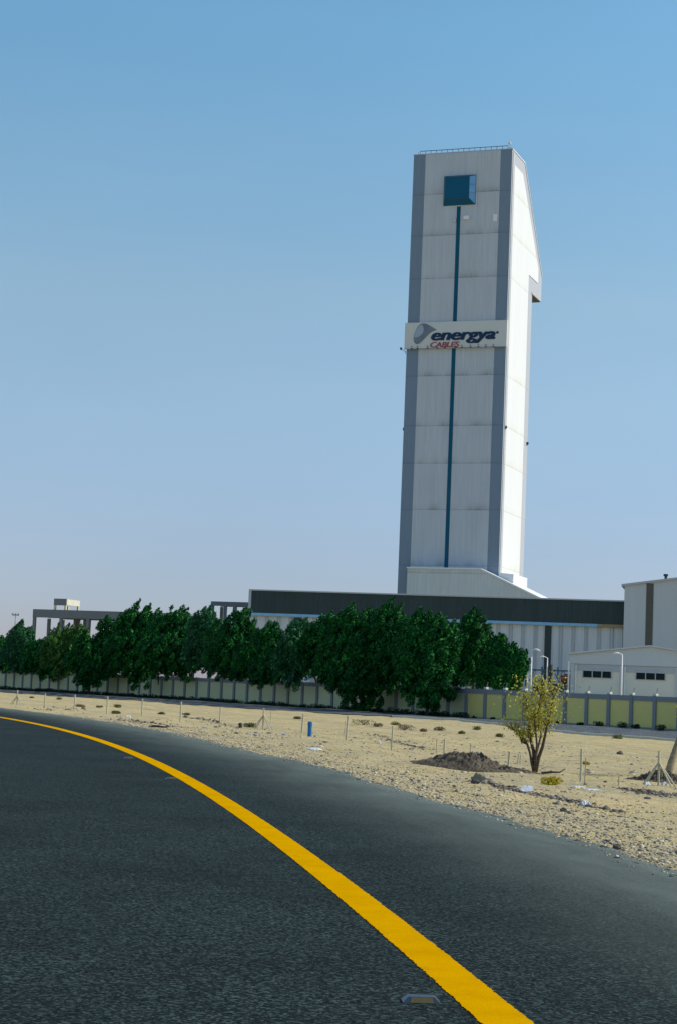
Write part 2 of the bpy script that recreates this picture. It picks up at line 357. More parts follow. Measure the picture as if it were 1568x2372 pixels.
def ground(x, y):
    d = ray(x, y); z = -.3
    for _ in range(12):
        p = Vector((0, 0, HC))+d*((z-HC)/d.z); z = float(height(p.x, p.y))
    return Vector((p.x, p.y, z))

# ground sheet
gx = np.concatenate([-np.geomspace(70, 4000, 14)[::-1], np.arange(-69, -24, .8), np.arange(-24, 12, .35), np.arange(12, 60, .8), np.geomspace(61, 4000, 14)])
gy = np.concatenate([-np.geomspace(20, 1500, 6)[::-1], np.arange(-15, 8, 2.), np.arange(8, 40, .3), np.arange(40, 90, .45), np.arange(90, 262, .8), np.geomspace(263, 6000, 16)])
X, Y = np.meshgrid(gx, gy); Z = height(X, Y)
V = np.c_[X.ravel(), Y.ravel(), Z.ravel()]; nx, ny = len(gx), len(gy)
i = np.arange((ny-1)*(nx-1)); r_, c_ = i//(nx-1), i % (nx-1); q = r_*nx+c_
F = np.c_[q, q+1, q+nx+1, q+nx]
me = bpy.data.meshes.new('ground'); me.vertices.add(len(V)); me.vertices.foreach_set('co', V.astype(np.float32).ravel())
me.loops.add(F.size); me.loops.foreach_set('vertex_index', F.astype(np.int32).ravel()); me.polygons.add(len(F))
me.polygons.foreach_set('loop_start', np.arange(0, F.size, 4, dtype=np.int32)); me.polygons.foreach_set('loop_total', np.full(len(F), 4, dtype=np.int32))
me.update(calc_edges=True); me.materials.append(M['sand']); me.polygons.foreach_set('use_smooth', np.ones(len(F), bool))
obj('ground', me, kind='structure')
# road
def strip(name, phs, offs, base_r, z, mat, kind=None, zs=None):
    me = bpy.data.meshes.new(name); vs = []; uv = []
    for ph in phs:
        b = float(base_r(ph))
        for k, o in enumerate(offs):
            x, y = cart(ph, b-o); vs.append((x, y, z if zs is None else zs[k])); uv.append((ph*RR, o))
    n = len(offs); fs = [(a*n+k, a*n+k+1, (a+1)*n+k+1, (a+1)*n+k) for a in range(len(phs)-1) for k in range(n-1)]
    me.from_pydata(vs, [], fs); me.materials.append(mat); ul = me.uv_layers.new(name='UVMap')
    for p in me.polygons:
        for li in p.loop_indices: ul.data[li].uv = uv[me.loops[li].vertex_index]
    bm = bmesh.new(); bm.from_mesh(me); bmesh.ops.recalc_face_normals(bm, faces=bm.faces)
    if bm.faces[:] and sum(f.normal.z for f in bm.faces) < 0: bmesh.ops.reverse_faces(bm, faces=bm.faces)
    bm.to_mesh(me); bm.free()
    return obj(name, me, kind=kind)
PH = np.concatenate([np.arange(-.12, .06, .01), np.arange(.06, .5, .0012), np.arange(.5, 1.3, .01)])
strip('road', PH, [-.02, .0, .4, 1, 1.6, 2.4, 3.2, 5, 8, 12, 17, 22], edge_r, 0, M['asphalt'], 'structure', zs=[-.06]+[0]*11)
# painted edge line, ragged sides
phs = np.concatenate([np.arange(-.1, .085, .01), np.arange(.085, .16, .00005), np.arange(.16, .40, .0003), np.arange(.4, 1.2, .01)])
me = bpy.data.meshes.new('edge_line'); vs = []
jit = rng.normal(0, .0045, (len(phs), 2))*.8; jit = jit+np.cumsum(rng.normal(0, .0009, (len(phs), 2)), 0)*0+np.stack([np.interp(np.arange(len(phs)), np.arange(0, len(phs)+9, 7), rng.normal(0, .0025, len(np.arange(0, len(phs)+9, 7)))) for _ in range(2)], 1)
jit *= np.interp(phs, [.11, .15, .2], [1, .55, .2])[:, None]
for ph, j in zip(phs, jit):
    b = float(line_r(ph)); wd = .262
    for o in (0+j[0], wd+j[1]):
        x, y = cart(ph, b-o); vs.append((x, y, .004))
me.from_pydata(vs, [], [(2*a, 2*a+2, 2*a+3, 2*a+1) for a in range(len(phs)-1)]); me.materials.append(M['paint'])
obj('edge_line', me, kind='structure')

# ------------------------------------------------------------------ boundary wall (33 degrees oblique)
ZW = -.87
WA = gp(1568, 1693, -.9); WB = gp(0, 1598, -.9); WA = Vector((WA.x, WA.y, 0)); WB = Vector((WB.x, WB.y, 0))
WA = Vector((26.0, 136.0, 0)); WB = Vector((-42.6, 234.0, 0))
wd = (WB-WA).normalized(); wn = Vector((-wd.y, wd.x, 0));
if wn.dot(-WA) < 0: wn = -wn                                  # towards the camera
WLEN = (WB-WA).length; PITCH = 2.5
wrz = math.atan2(wd.y, wd.x)
WH = 2.5
def wpt(s, o=0, z=0): return WA+wd*s+wn*o+Vector((0, 0, z))
wall = thing('boundary_wall', 'long precast boundary wall of yellow panels between grey posts, running behind the sandy ground', 'wall', wpt(0, 0, ZW), wrz)
sgn = 1 if Vector((-math.sin(wrz), math.cos(wrz), 0)).dot(wn) > 0 else -1     # local y sign of camera side
k0, k1 = -3, int(WLEN/PITCH)+4
pm = MB().box(-.17, .17, -.17, .17, -.1, WH+.06).mesh('post', M['post_grey'], bevel=.015)
pn1 = MB().box(.17, PITCH-.17, -.05, .05, .12, WH-.38).mesh('panel', M['panel_yellow']); pn2 = MB().box(.17, PITCH-.17, -.05, .05, .12, WH-.38).mesh('panel', M['panel_pale'])
cpm = MB().box(.17, PITCH-.17, -.12, .12, WH-.38, WH).mesh('coping', M['post_grey'], bevel=.01)
plm = MB().box(.17, PITCH-.17, -.10, .10, -.3, .12).mesh('plinth', M['post_grey'], bevel=.01)
bracket = MB().box(-.15, .17, -.13, .13, WH+.06, WH+.20).mesh('cap', M['cap'], bevel=.01)
arm = MB().tube([(-.05, .0, WH+.15), (-.30, sgn*.1, WH+.62)], .028, 6).mesh('bracket', M['steel'])
for k in range(k0, k1):
    x = k*PITCH
    obj('post', pm, wall, loc=(x, 0, 0))
    obj('panel', pn1 if k < 10 else pn2, wall, loc=(x, 0, 0), label='yellow panel' if k < 10 else 'pale beige panel')  # panels beyond the near end take a paler, greener colour
    obj('coping', cpm, wall, loc=(x, 0, 0)); obj('plinth', plm, wall, loc=(x, 0, 0))
    if k < 14 or k > k1-12:
        obj('cap', bracket, wall, loc=(x, 0, 0)); obj('bracket', arm, wall, loc=(x, 0, 0))
# service track along the wall
NE = [(1900, 1742), (1568, 1717), (1430, 1706), (1290, 1696), (1037, 1668), (800, 1656), (553, 1642), (300, 1622), (0, 1604), (-300, 1584)]
near = []
for x, y in NE:
    g = ground(x, y); near.append((g.x, g.y))
near = np.array(near); tt_ = np.linspace(0, len(NE)-1, 150)
nx_, ny_ = np.interp(tt_, range(len(NE)), near[:, 0]), np.interp(tt_, range(len(NE)), near[:, 1])
vs = []; kv = []
for x_, y_ in zip(nx_, ny_):
    p0 = wpt(0, 1.9); dd = Vector((x_, y_, 0)).normalized(); t = p0.dot(wn)/dd.dot(wn); fx, fy = dd.x*t, dd.y*t
    for q in range(9):
        a_ = q/8; X_, Y_ = x_+(fx-x_)*a_, y_+(fy-y_)*a_; vs.append((X_, Y_, float(height(X_, Y_))+.05))
    nl_ = Vector((x_, y_, 0)); z_ = float(height(x_, y_)); e1 = nl_-dd*.0; e2 = nl_-dd*.35
    kv += [(e1.x, e1.y, z_-.05), (e1.x, e1.y, z_+.13), (e2.x, e2.y, z_+.13), (e2.x, e2.y, z_-.1)]
me = bpy.data.meshes.new('service_track'); me.from_pydata(vs, [], [(9*a+k, 9*a+9+k, 9*a+10+k, 9*a+1+k) for a in range(149) for k in range(8)]); me.materials.append(M['asphalt_old'])
obj('service_track', me, kind='structure')
me = bpy.data.meshes.new('kerb'); me.from_pydata(kv, [], [(4*a+k, 4*a+4+k, 4*a+5+k, 4*a+1+k) for a in range(0, 75) for k in range(3)]); me.materials.append(M['concrete_pale'])
obj('kerb', me, kind='structure')

# ------------------------------------------------------------------ leaves
def leaf_quads(cen, size, up=.6, flat=1.0, aspect=.55, lean=0.0, out=None):
    n = len(cen); d = rng.normal(0, 1, (n, 3)); d[:, 2] += up*1.6; d[:, 0] += lean; d /= np.linalg.norm(d, axis=1)[:, None]
    e = rng.normal(0, 1, (n, 3))
    if out is not None:                        # leaves of a clump face roughly outwards
        o = out/np.maximum(np.linalg.norm(out, axis=1), 1e-6)[:, None]+rng.normal(0, .33, (n, 3)); e = np.cross(o, d)
    e -= (e*d).sum(1)[:, None]*d; e /= np.linalg.norm(e, axis=1)[:, None]
    L = (size*rng.uniform(.6, 1.4, n))[:, None]; W = L*aspect
    return np.stack([cen-d*L*.5, cen+e*W*.5, cen+d*L*.5, cen-e*W*.5], 1).reshape(-1, 3)
def blob_points(c, r, n, stretch=(1, 1, 1)):
    p = rng.normal(0, 1, (n, 3)); p /= np.linalg.norm(p, axis=1)[:, None]; p *= (rng.uniform(.25, 1, n)**.5)[:, None]
    return c+p*r*np.array(stretch)
def tree(name, xc, half, yt, yb, off, mat, label, dens=1.0, spikes=4, lumpr=.55, peaks=None, bark='bark'):
    # distance along the wall found where the sight line crosses the planting line
    d = ray(xc, 1590); P0 = wpt(0, off); n2 = Vector((wn.x, wn.y)); t = (Vector((P0.x, P0.y)).dot(n2))/(d.x*n2.x+d.y*n2.y)
    bx, by = d.x*t, d.y*t; z0 = float(height(bx, by))
    ppm = FPX/by; rx = half/ppm*(1.28 if off > 0 else 1.12); hor = 1584+.041*(xc-784)
    ztop = HC+(hor-yt)/ppm; zbot = max(HC+(hor-yb)/ppm+(.1 if off < 2.7 else -.35), z0+.05)
    back = 0.0 if (off > 2.7 or off < 0) else 3.0                  # most stand just behind the wall and lean out over it
    root = thing(name, label, 'tree', (bx-wn.x*back, by-wn.y*back, z0), 0, 'trees along the boundary wall'); sh = np.array([wn.x*back, wn.y*back, 0])
    H = ztop-z0; zc = (ztop+zbot)/2-z0; rz = (ztop-zbot)/2
    pts = []
    nl = int(150*dens*max(1, rx/1.9)*max(1, rz/3.3))
    nb = 6; bc = np.c_[rng.uniform(-.75, .75, nb)*rx, rng.uniform(-.5, .5, nb)*rx, rng.uniform(-.42, .38, nb)*rz]; br = rng.uniform(.48, .72, nb)
    bc[0] = (0, 0, -.25*rz); br[0] = .78; bc[1] = (rng.uniform(-.2, .2)*rx, 0, .3*rz); br[1] = .62
    u = rng.normal(0, 1, (nl, 3)); u /= np.linalg.norm(u, axis=1)[:, None]
    rad = rng.uniform(.45, 1.0, nl)[:, None]**.6; w_b = rng.choice(nb, nl, p=br**2/np.sum(br**2))
    L = u*rad*br[w_b][:, None]*np.array([rx*1.28, rx*.95, rz*.92])+bc[w_b]; tt = np.clip((L[:, 2]/rz+1)/2, 0, 1)
    L[:, 2] = np.clip(L[:, 2], -rz*1.0, rz*.93)+zc
    lr = rng.uniform(.6, 1.3, nl)*lumpr*.72*max(1, rx/2.6)
    lean = np.array([.42, 0, 0])
    outs = []
    for c, r in zip(L, lr):
        q_ = blob_points(np.zeros(3), r, int(330*dens*r*r/.3)+16, (.85, .85, 1.25)); q_[:, 0] += .42*q_[:, 2]
        q_[:, :2] *= (1-.35*np.clip(q_[:, 2:3]/r, 0, 1)); pts.append(q_+c); outs.append(q_/r+.35*(c-np.array([0, 0, zc]))/np.array([rx, rx, rz]))
    # upright tufts that break the top, leaning with the wind
    pk = peaks or [(rng.uniform(-.75, .75)*rx, rng.uniform(.74, .99)) for _ in range(spikes)]
    pk = list(pk)+[(rng.uniform(-1.1, 1.1)*rx, rng.uniform(.62, .86)) for _ in range(5)]
    for px, ph in pk:
        hgt = ph*H; py = rng.uniform(-.4, .4)*rx
        for q in range(6):
            zz = hgt-(.2+q*.36); b0 = blob_points(np.zeros(3), .13+.10*q, int((45+60*q)*dens), (1, 1, 1.7)); pts.append(b0+np.array([px-.16*q+rng.normal(0, .07), py, zz])); outs.append(b0/(.13+.1*q)+np.array([0, 0, .3]))
    ni = int(6500*dens*max(1, rx/1.9)); u = rng.normal(0, 1, (ni, 3)); u /= np.linalg.norm(u, axis=1)[:, None]; u *= rng.uniform(0, .68, ni)[:, None]**.5
    w_b = rng.choice(nb, ni, p=br**3/np.sum(br**3)); inner = u*br[w_b][:, None]*np.array([rx*1.22, rx*.9, rz*.88])+bc[w_b]; inner[:, 2] = np.clip(inner[:, 2], -rz, rz*.85)+zc
    O_ = np.concatenate(outs+[inner-np.array([0, 0, zc])]); P = np.concatenate(pts); nP = len(P); P = np.concatenate([P, inner])+sh; sz_ = np.where(rng.random(len(P)) < .2, .27, .165); sz_[nP:] = .42
    me = fastmesh('crown', leaf_quads(P, sz_, .45, lean=.3, out=O_), 4, mat); obj('crown', me, root)
    tb = MB(); tb.tube([(0, 0, -.1), (sh[0]*.2, sh[1]*.2, zc*.5), (sh[0]*.6, sh[1]*.6, zc), (sh[0], sh[1], zc+rz*.5)], [.16, .13, .09, .04], 7)
    for a in range(5):
        t_ = a*1.3; tb.tube([(sh[0]*.3, sh[1]*.3, zc*.6), (sh[0]*.6+math.cos(t_)*rx*.3, sh[1]*.6+math.sin(t_)*rx*.3, zc*(.7+.08*a)), (sh[0]+math.cos(t_)*rx*.6, sh[1]+math.sin(t_)*rx*.6, zc*(.8+.12*a))], [.08, .06, .02], 6)
    tb.obj('trunk', M[bark], root, smooth=True)
    return root
TREES = [
 (-4, 38, 1468, 1562, 2.2, 'leaf', 'green tree cut by the left edge of the photo, leftmost of the row'),
 (45, 26, 1434, 1566, 2.4, 'leaf_grey', 'narrow tree with a spiky tip just left of the open concrete frame'),
 (98, 34, 1476, 1574, 2.2, 'leaf', 'low dark tree under the left columns of the concrete frame'),
 (157, 30, 1440, 1578, 2.6, 'leaf_olive', 'lighter olive green tree in front of the middle of the concrete frame'),
 (208, 34, 1466, 1612, 2.8, 'leaf', 'dark low tree whose foliage hangs down to the foot of the wall near the left'),
 (250, 44, 1416, 1580, 2.2, 'leaf', 'bushy green tree covering the right end of the concrete frame roof'),
 (320, 42, 1388, 1604, 2.6, 'leaf', 'tall tree with twin pointed tips right of the concrete frame'),
 (393, 48, 1394, 1586, 2.2, 'leaf', 'broad green tree between the twin-tipped tree and the grey-green one'),
 (472, 36, 1398, 1574, 2.2, 'leaf_grey', 'greyish green tree just left of the long dark-banded shed'),
 (545, 38, 1391, 1592, 2.4, 'leaf', 'tall pointed tree in front of the small far concrete frame'),
 (612, 38, 1430, 1602, 2.4, 'leaf', 'rounded bright green tree below the left end of the dark-banded shed'),
 (684, 30, 1424, 1598, 2.2, 'leaf_grey', 'thin dull tree in the gap where the white shed wall shows'),
 (762, 46, 1404, 1600, 2.2, 'leaf', 'dark tree left of the biggest tree, under the dark band'),
 (838, 60, 1392, 1646, 2.9, 'leaf', 'biggest dark tree, hanging to the ground in front of the wall'),
 (905, 48, 1381, 1606, 2.2, 'leaf', 'tree with the highest tip, below the left corner of the tower'),
 (990, 62, 1400, 1640, 2.8, 'leaf', 'wide tree with a low hanging clump, directly below the tower'),
 (1094, 46, 1404, 1600, -2.6, 'leaf', 'pointed tree behind the wall, right of the one below the tower'),
 (1146, 16, 1462, 1600, -2.4, 'leaf', 'slim tree behind the wall between the pointed tree and the last small tree'),
 (1188, 21, 1486, 1600, -2.8, 'leaf', 'small tree at the right end of the row beside the lamp posts'),
]
PK = {6: [(-.2, 1.0), (.9, .97), (-1.3, .88), (1.7, .86)], 14: [(-.1, 1.0), (.6, .95), (-1.0, .93)], 16: [(-.1, 1.0), (.25, .92), (-.7, .82), (1.3, .72)], 18: [(0, 1.0), (.9, .86)], 1: [(0, 1.0), (.6, .85)]}
for i_, (xc, hf, yt, yb, off, mt, lab) in enumerate(TREES):
    tree('roadside_tree', xc, hf, yt, yb, off, M[mt], lab, peaks=PK.get(i_), spikes=5)
# dark undergrowth along the foot of the wall, left of the yellow section
pts = []
for s_ in np.arange(23, WLEN+6, .5):
    for _ in range(2):
        o = rng.uniform(.5, 2.0); p = wpt(s_+rng.uniform(-.3, .3), o); r = rng.uniform(.12, .42)
        pts.append(blob_points(np.array([p.x, p.y, ZW+r*.5]), r, int(110*r/.3), (1.3, 1.3, .9)))
P = np.concatenate(pts); obj('undergrowth', fastmesh('undergrowth', leaf_quads(P, np.full(len(P), .13), .5), 4, M['leaf_dark']), kind='stuff', label='dark low undergrowth along the foot of the boundary wall', cat='undergrowth')
def shrub(p, r, mat, label, name='shrub', n=260, leaf=.07, sq=.8, grp='low shrubs on the sand', cat='shrub'):
    rt = thing(name, label, cat, p, random.uniform(0, 6), grp)
    P = np.concatenate([blob_points(np.array([rng.normal(0, r*.35), rng.normal(0, r*.35), r*sq*rng.uniform(.25, .6)]), r*.6, n//5, (1, 1, sq)) for _ in range(5)])
    P[:, 2] = np.abs(P[:, 2])
    obj('foliage', fastmesh('foliage', leaf_quads(P, np.full(len(P), leaf), 1.0, aspect=.35), 4, mat), rt)
    b = MB()
    for a in range(7):
        t_ = a*.9; b.tube([(0, 0, -.02), (math.cos(t_)*r*.3, math.sin(t_)*r*.3, r*sq*.4), (math.cos(t_)*r*.7, math.sin(t_)*r*.7, r*sq*.9)], [.012, .009, .004], 5)
    b.obj('stem', M['bark'], rt)
    return rt
# shrubs at the foot of the wall in the yellow part
WS = [(1, .5, 'wide dark shrub at the foot of the wall at the right edge of the photo'), (3.6, .42, 'dark shrub at the wall foot, second from the right edge'), (5.2, .5, 'dark rounded shrub at the wall foot, third from the right edge'),
      (7.6, .5, 'tall dark shrub at the wall foot below the second bracket from the right'), (9.6, .28, 'flat dark shrub at the wall foot, left of the tall dark one'), (12.2, .3, 'small dark shrub at the wall foot right of the lone bushy tree'), (13.8, .42, 'dark shrub at the wall foot, seen just right of the lone tree crown'),
      (20.3, .25, 'tiny dark shrub at the wall foot left of the lone tree'), (25, .25, 'tiny dark shrub at the wall foot near the hanging trees')]
for s_, r, lab in WS:
    p = wpt(s_, 1.0, ZW); shrub(p, r, M['leaf_dark'], lab, n=520, leaf=.11, grp='dark shrubs at the wall foot')
SH = [(76, 1617, .22, 'leaf_shrub', 'small green shrub right of the braced fence post at the far left'), (140, 1621, .28, 'leaf_shrub', 'green shrub between the second and third fence posts from the left'),
      (186, 1637, .3, 'leaf_dry', 'brown dead shrub just right of the third fence post'), (231, 1638, .2, 'leaf_dry', 'tiny dry shrub left of the fourth fence post'), (274, 1639, .36, 'leaf_shrub', 'wide yellow green shrub right of the fourth fence post'),
      (272, 1654, .22, 'leaf_shrub', 'small shrub nearer the road, below the wide yellow green one'), (377, 1656, .2, 'leaf_shrub', 'small shrub left of the sixth fence post'), (434, 1656, .2, 'leaf_shrub', 'small olive shrub right of the sixth fence post'),
      (579, 1684, .28, 'leaf_shrub', 'olive shrub just left of the braced fence post in the middle'), (692, 1666, .3, 'leaf_shrub', 'green shrub behind the leaning post left of the blue pipe'),
      (842, 1679, .5, 'leaf_shrub', 'large olive shrub right of the fence post beyond the blue pipe'), (872, 1682, .3, 'leaf_dry', 'dry low shrub touching the large olive one'), (914, 1681, .32, 'leaf_shrub', 'olive shrub right of the leaning short fence post'),
      (935, 1691, .48, 'leaf_dry', 'large brown and olive shrub right of the short fence post'), (978, 1695, .26, 'leaf_dry', 'brown dry shrub left of the rubble mound, lower of two'), (1020, 1692, .34, 'leaf_dry', 'brown dry shrub above the left end of the rubble mound'),
      (1070, 1700, .25, 'leaf_shrub', 'small green shrub behind the top of the rubble mound'), (1101, 1691, .36, 'leaf_shrub', 'bright green shrub on the far side of the sand, above the rubble mound'), (1156, 1706, .28, 'leaf_shrub', 'dull low shrub left of the lone bushy tree'),
      (1426, 1711, .45, 'leaf_shrub', 'green shrub at the edge of the track behind the lone fence post'), (1355, 1771, .14, 'leaf_yellow', 'tiny yellow shrub right of the lone straight fence post'),
      (1274, 1818, .27, 'leaf_yellow', 'bright yellow low shrub in front of the lone bushy tree')]
for x, y, r, mt, lab in SH:
    shrub(ground(x, y), r, M[mt], lab, n=700 if mt == 'leaf_yellow' else 380, leaf=.05 if y > 1760 else .08, sq=.6)

# lone bushy tree on the sand
tb = ground(1236, 1789)
bt = thing('bushy_tree', 'sparse yellow green multi-stemmed tree standing alone on the sand beside the rubble mound', 'tree', tb)
k = tb.y/FPX
def L2(px, py, dep=0): return Vector(((px-742)*.1432/1.4464*k, dep, (2190-py)*.1432/1.4464*k))     # zoomed pixels to metres on the trunk's plane
# limbs traced as skeleton
limbs = [([(742, 2200), (755, 1950), (720, 1700), (650, 1440), (610, 1200), (600, 950), (560, 700), (520, 450)], [.085, .08, .06, .05, .04, .03, .02, .008], .15),
         ([(765, 2180), (830, 1850), (910, 1600), (960, 1320), (1010, 1050), (1060, 850), (1090, 560), (1100, 250)], [.08, .065, .055, .045, .03, .022, .014, .006], -.1),
         ([(735, 2170), (680, 1980), (630, 1740), (560, 1550), (430, 1490), (400, 1380), (280, 1260), (190, 1220)], [.06, .05, .04, .04, .045, .022, .014, .006], .0),
         ([(750, 2180), (760, 1800), (770, 1550), (720, 1250), (680, 1000), (760, 700), (800, 400), (830, 130)], [.06, .045, .035, .03, .022, .016, .012, .005], -.3),
         ([(760, 1850), (840, 1550), (900, 1330), (900, 1250), (820, 1200), (790, 1050), (930, 800), (960, 420)], [.04, .035, .035, .03, .018, .014, .012, .006], .35)]
sb = MB(); tips = []
for pl, rr, dep in limbs:
    P_ = [L2(x, y, dep*i/7*2.0) for i, (x, y) in enumerate(pl)]; sb.tube(P_, [q*.74 for q in rr], 7); tips.append(P_)
sb.obj('trunk', M['bark'], bt, smooth=True)
tw = MB(); lp = []
R_ = random.Random(3)
def inside(v):
    return True
for P_ in tips:
    for i in range(3, len(P_)-1):
        for _ in range(11):
            a = P_[i].lerp(P_[i+1], R_.random()); dr = Vector((R_.gauss(0, .4), R_.gauss(0, .6), R_.uniform(.2, 1.1))).normalized()
            ln = R_.uniform(.15, .48)
            m1 = a+dr*ln*.5+Vector((R_.gauss(0, .04), R_.gauss(0, .04), 0)); e_ = a+dr*ln
            tw.tube([a, m1, e_], [.010, .006, .003], 4, cap=False)
            for q in range(R_.randint(6, 13)):
                b_ = a.lerp(e_, R_.uniform(.35, 1.05)); lp.append([b_.x+R_.gauss(0, .05), b_.y+R_.gauss(0, .05), b_.z+R_.gauss(0, .05)])
tw.obj('branch', M['bark'], bt)
# denser small twiggy leaves filling the vase-shaped crown
for _ in range(900):
    t_ = R_.random(); zz = .85+1.5*t_; w_ = .22+.48*min(1, t_*1.7)
    lp.append([(R_.gauss(0, .45))*w_*1.25+.08, R_.gauss(0, .5)*w_, zz])
lp = np.array(lp); obj('crown', fastmesh('crown', leaf_quads(lp, np.full(len(lp), .056), .4, aspect=.7), 4, M['leaf_bush']), bt)
# leaning trunk at the right edge
tb2 = ground(1540, 1806)
lt = thing('leaning_tree', 'thick leaning pale trunk of a tree cut by the right edge of the photo', 'tree', tb2)
k = tb2.y/FPX
MB().tube([(0, 0, -.1), (8*k, 0, 20*k), (13*k, 0, 40*k), (22*k, .1, 62*k), (34*k, .2, 95*k), (52*k, .3, 135*k)], [.13, .10, .095, .09, .08, .06], 10).obj('trunk', M['bark_pale'], lt, smooth=True)
P = np.concatenate([blob_points(np.array([rng.uniform(.55, 1.2), rng.normal(0, .4), rng.uniform(1.5, 2.4)]), .3, 120) for _ in range(10)])
obj('crown', fastmesh('crown', leaf_quads(P, np.full(len(P), .06), .4, aspect=.7), 4, M['leaf_bush']), lt)
# ------------------------------------------------------------------ mounds, rocks, litter
def mound(c, L, Wd, Hh, seed, label, skew=0.0, rz=0.0):
    r = np.random.default_rng(seed); n = 70; xs = np.linspace(-1, 1, n); ys = np.linspace(-1, 1, 40); vs = []
    for y_ in ys:
        for x_ in xs:
            rr = math.hypot(x_, y_); h_ = max(0, 1-rr)**.8*(1+.22*math.sin(x_*5+seed)+.15*math.sin(y_*7+x_*9))
            px = x_-skew; h_ *= math.exp(-px*px*1.9)+.18
            h_ += (r.random()*.30*r.random()+.07*math.sin(x_*31)*math.sin(y_*27))*max(0, 1-rr)**.5*1.3
            X_, Y_ = x_*L/2, y_*Wd/2; gx_, gy_ = c.x+X_*math.cos(rz)-Y_*math.sin(rz), c.y+X_*math.sin(rz)+Y_*math.cos(rz)
            vs.append((X_, Y_, h_*Hh+float(height(gx_, gy_))-c.z-.035))
    fs = [(j*n+i, j*n+i+1, (j+1)*n+i+1, (j+1)*n+i) for j in range(39) for i in range(n-1)]
    me = bpy.data.meshes.new('rubble_mound'); me.from_pydata(vs, [], fs); me.materials.append(M['mound'])
    return obj('rubble_mound', me, None, label, 'mound', 'dark rubble mounds', None, c, rz)
k = ground(1112, 1787); mound(k+Vector((0, 1.0, 0)), 3.5, 2.5, .32, 3, 'dark earth and rubble mound to the left of the lone bushy tree', -.12, -.12)
k = ground(1520, 1812); mound(k+Vector((.15, .7, 0)), 1.9, 1.6, .32, 9, 'dark mound standing in for the shadow of the leaning trunk, behind the braced post', .55, 0)  # added mound: its dark shape stands for the shadow the trunk throws left
_ico = None
def icoverts():
    global _ico
    if _ico is None:
        bm = bmesh.new(); bmesh.ops.create_icosphere(bm, subdivisions=1, radius=1); _ico = (np.array([v.co[:] for v in bm.verts]), np.array([[v.index for v in f.verts] for f in bm.faces])); bm.free()
    return _ico
def stones(name, P, R, mat, label, cat, flat=.5):
    v, f = icoverts(); n = len(P); nv = len(v)
    sc = rng.uniform(.6, 1.3, (n, 1, 3))*R[:, None, None]*np.array([1, 1, flat]); j = rng.uniform(.55, 1.35, (n, nv, 1))
    a = rng.uniform(0, 6.28, n); ca, sa = np.cos(a), np.sin(a)
    Vv = v[None]*sc*j; x_ = Vv[..., 0]*ca[:, None]-Vv[..., 1]*sa[:, None]; y_ = Vv[..., 0]*sa[:, None]+Vv[..., 1]*ca[:, None]
    Vv = np.stack([x_, y_, Vv[..., 2]], -1)+P[:, None]
    Ff = (f[None]+np.arange(n)[:, None, None]*nv).reshape(-1, 3)
    me = bpy.data.meshes.new(name); me.vertices.add(n*nv); me.vertices.foreach_set('co', Vv.astype(np.float32).ravel())
    me.loops.add(Ff.size); me.loops.foreach_set('vertex_index', Ff.astype(np.int32).ravel()); me.polygons.add(len(Ff))
    me.polygons.foreach_set('loop_start', np.arange(0, Ff.size, 3, dtype=np.int32)); me.polygons.foreach_set('loop_total', np.full(len(Ff), 3, dtype=np.int32))
    me.update(calc_edges=True); me.materials.append(mat)
    return obj(name, me, None, label, cat, None, 'stuff')
# loose gravel: thick beside the asphalt, thinning away
n = 34000; ph = rng.uniform(.1, .36, n)**1.0; ph = .115+(rng.random(n)**2.0)*.26; d = np.abs(rng.normal(0, 1, n))*2.3+.02; d[:5500] = rng.uniform(0, 1.6, 5500); d[5500:6700] = -np.abs(rng.normal(0, .16, 1200))
x_, y_ = cart(ph, edge_r(ph)+d); R = rng.lognormal(math.log(.011), .5, n).clip(.005, .05); z_ = np.where(d > 0, height(x_, y_), .0)+R*.15
stones('gravel', np.c_[x_, y_, z_], R, M['gravel'], 'loose pale gravel strewn beside the asphalt edge', 'gravel')
n = 8000; ph = rng.uniform(.12, .42, n); d = rng.uniform(2, 22, n); x_, y_ = cart(ph, edge_r(ph)+d); R = rng.lognormal(math.log(.018), .6, n).clip(.008, .10); z_ = height(x_, y_)+R*.1
stones('scattered_stones', np.c_[x_, y_, z_], R, M['gravel'], 'scattered stones over the sandy ground', 'stones')
# rubble windrows
def windrow(pts, n, spread, rmed, label):
    G = [ground(*p) for p in pts]; out = []
    for _ in range(n):
        a = rng.random()*(len(G)-1); i_ = int(a); p = G[i_].lerp(G[i_+1], a-i_); out.append((p.x+rng.normal(0, spread), p.y+rng.normal(0, spread*2.0)))
    out = np.array(out); keep = np.sin(out[:, 0]*3.1+out[:, 1]*.9)+rng.normal(0, .6, len(out)) > -.3; out = out[keep]
    R = rng.lognormal(math.log(rmed), .5, len(out)).clip(.01, .16); z_ = height(out[:, 0], out[:, 1])+R*.2
    stones('rubble', np.c_[out, z_], R, M['rubble'], label, 'rubble')
windrow([(1095, 1812), (1160, 1823), (1215, 1835), (1280, 1848), (1350, 1862), (1440, 1884)], 1500, .10, .016, 'dark line of rubble and twigs running through the sand near the road')
windrow([(870, 1703), (900, 1712), (940, 1725), (975, 1738)], 700, .2, .024, 'dark rubble line left of the rubble mound')
windrow([(1440, 1828), (1500, 1836), (1568, 1842)], 700, .14, .018, 'dark rubble in front of the braced post on the right')
windrow([(445, 1660), (480, 1669), (540, 1688)], 420, .4, .035, 'pile of broken stones behind the seventh fence post')
windrow([(110, 1644), (150, 1645), (190, 1640)], 260, .5, .04, 'heap of dark rubble near the third fence post')
windrow([(270, 1667), (330, 1674), (385, 1684)], 300, .4, .03, 'line of dark debris near the asphalt beside the fifth fence post')
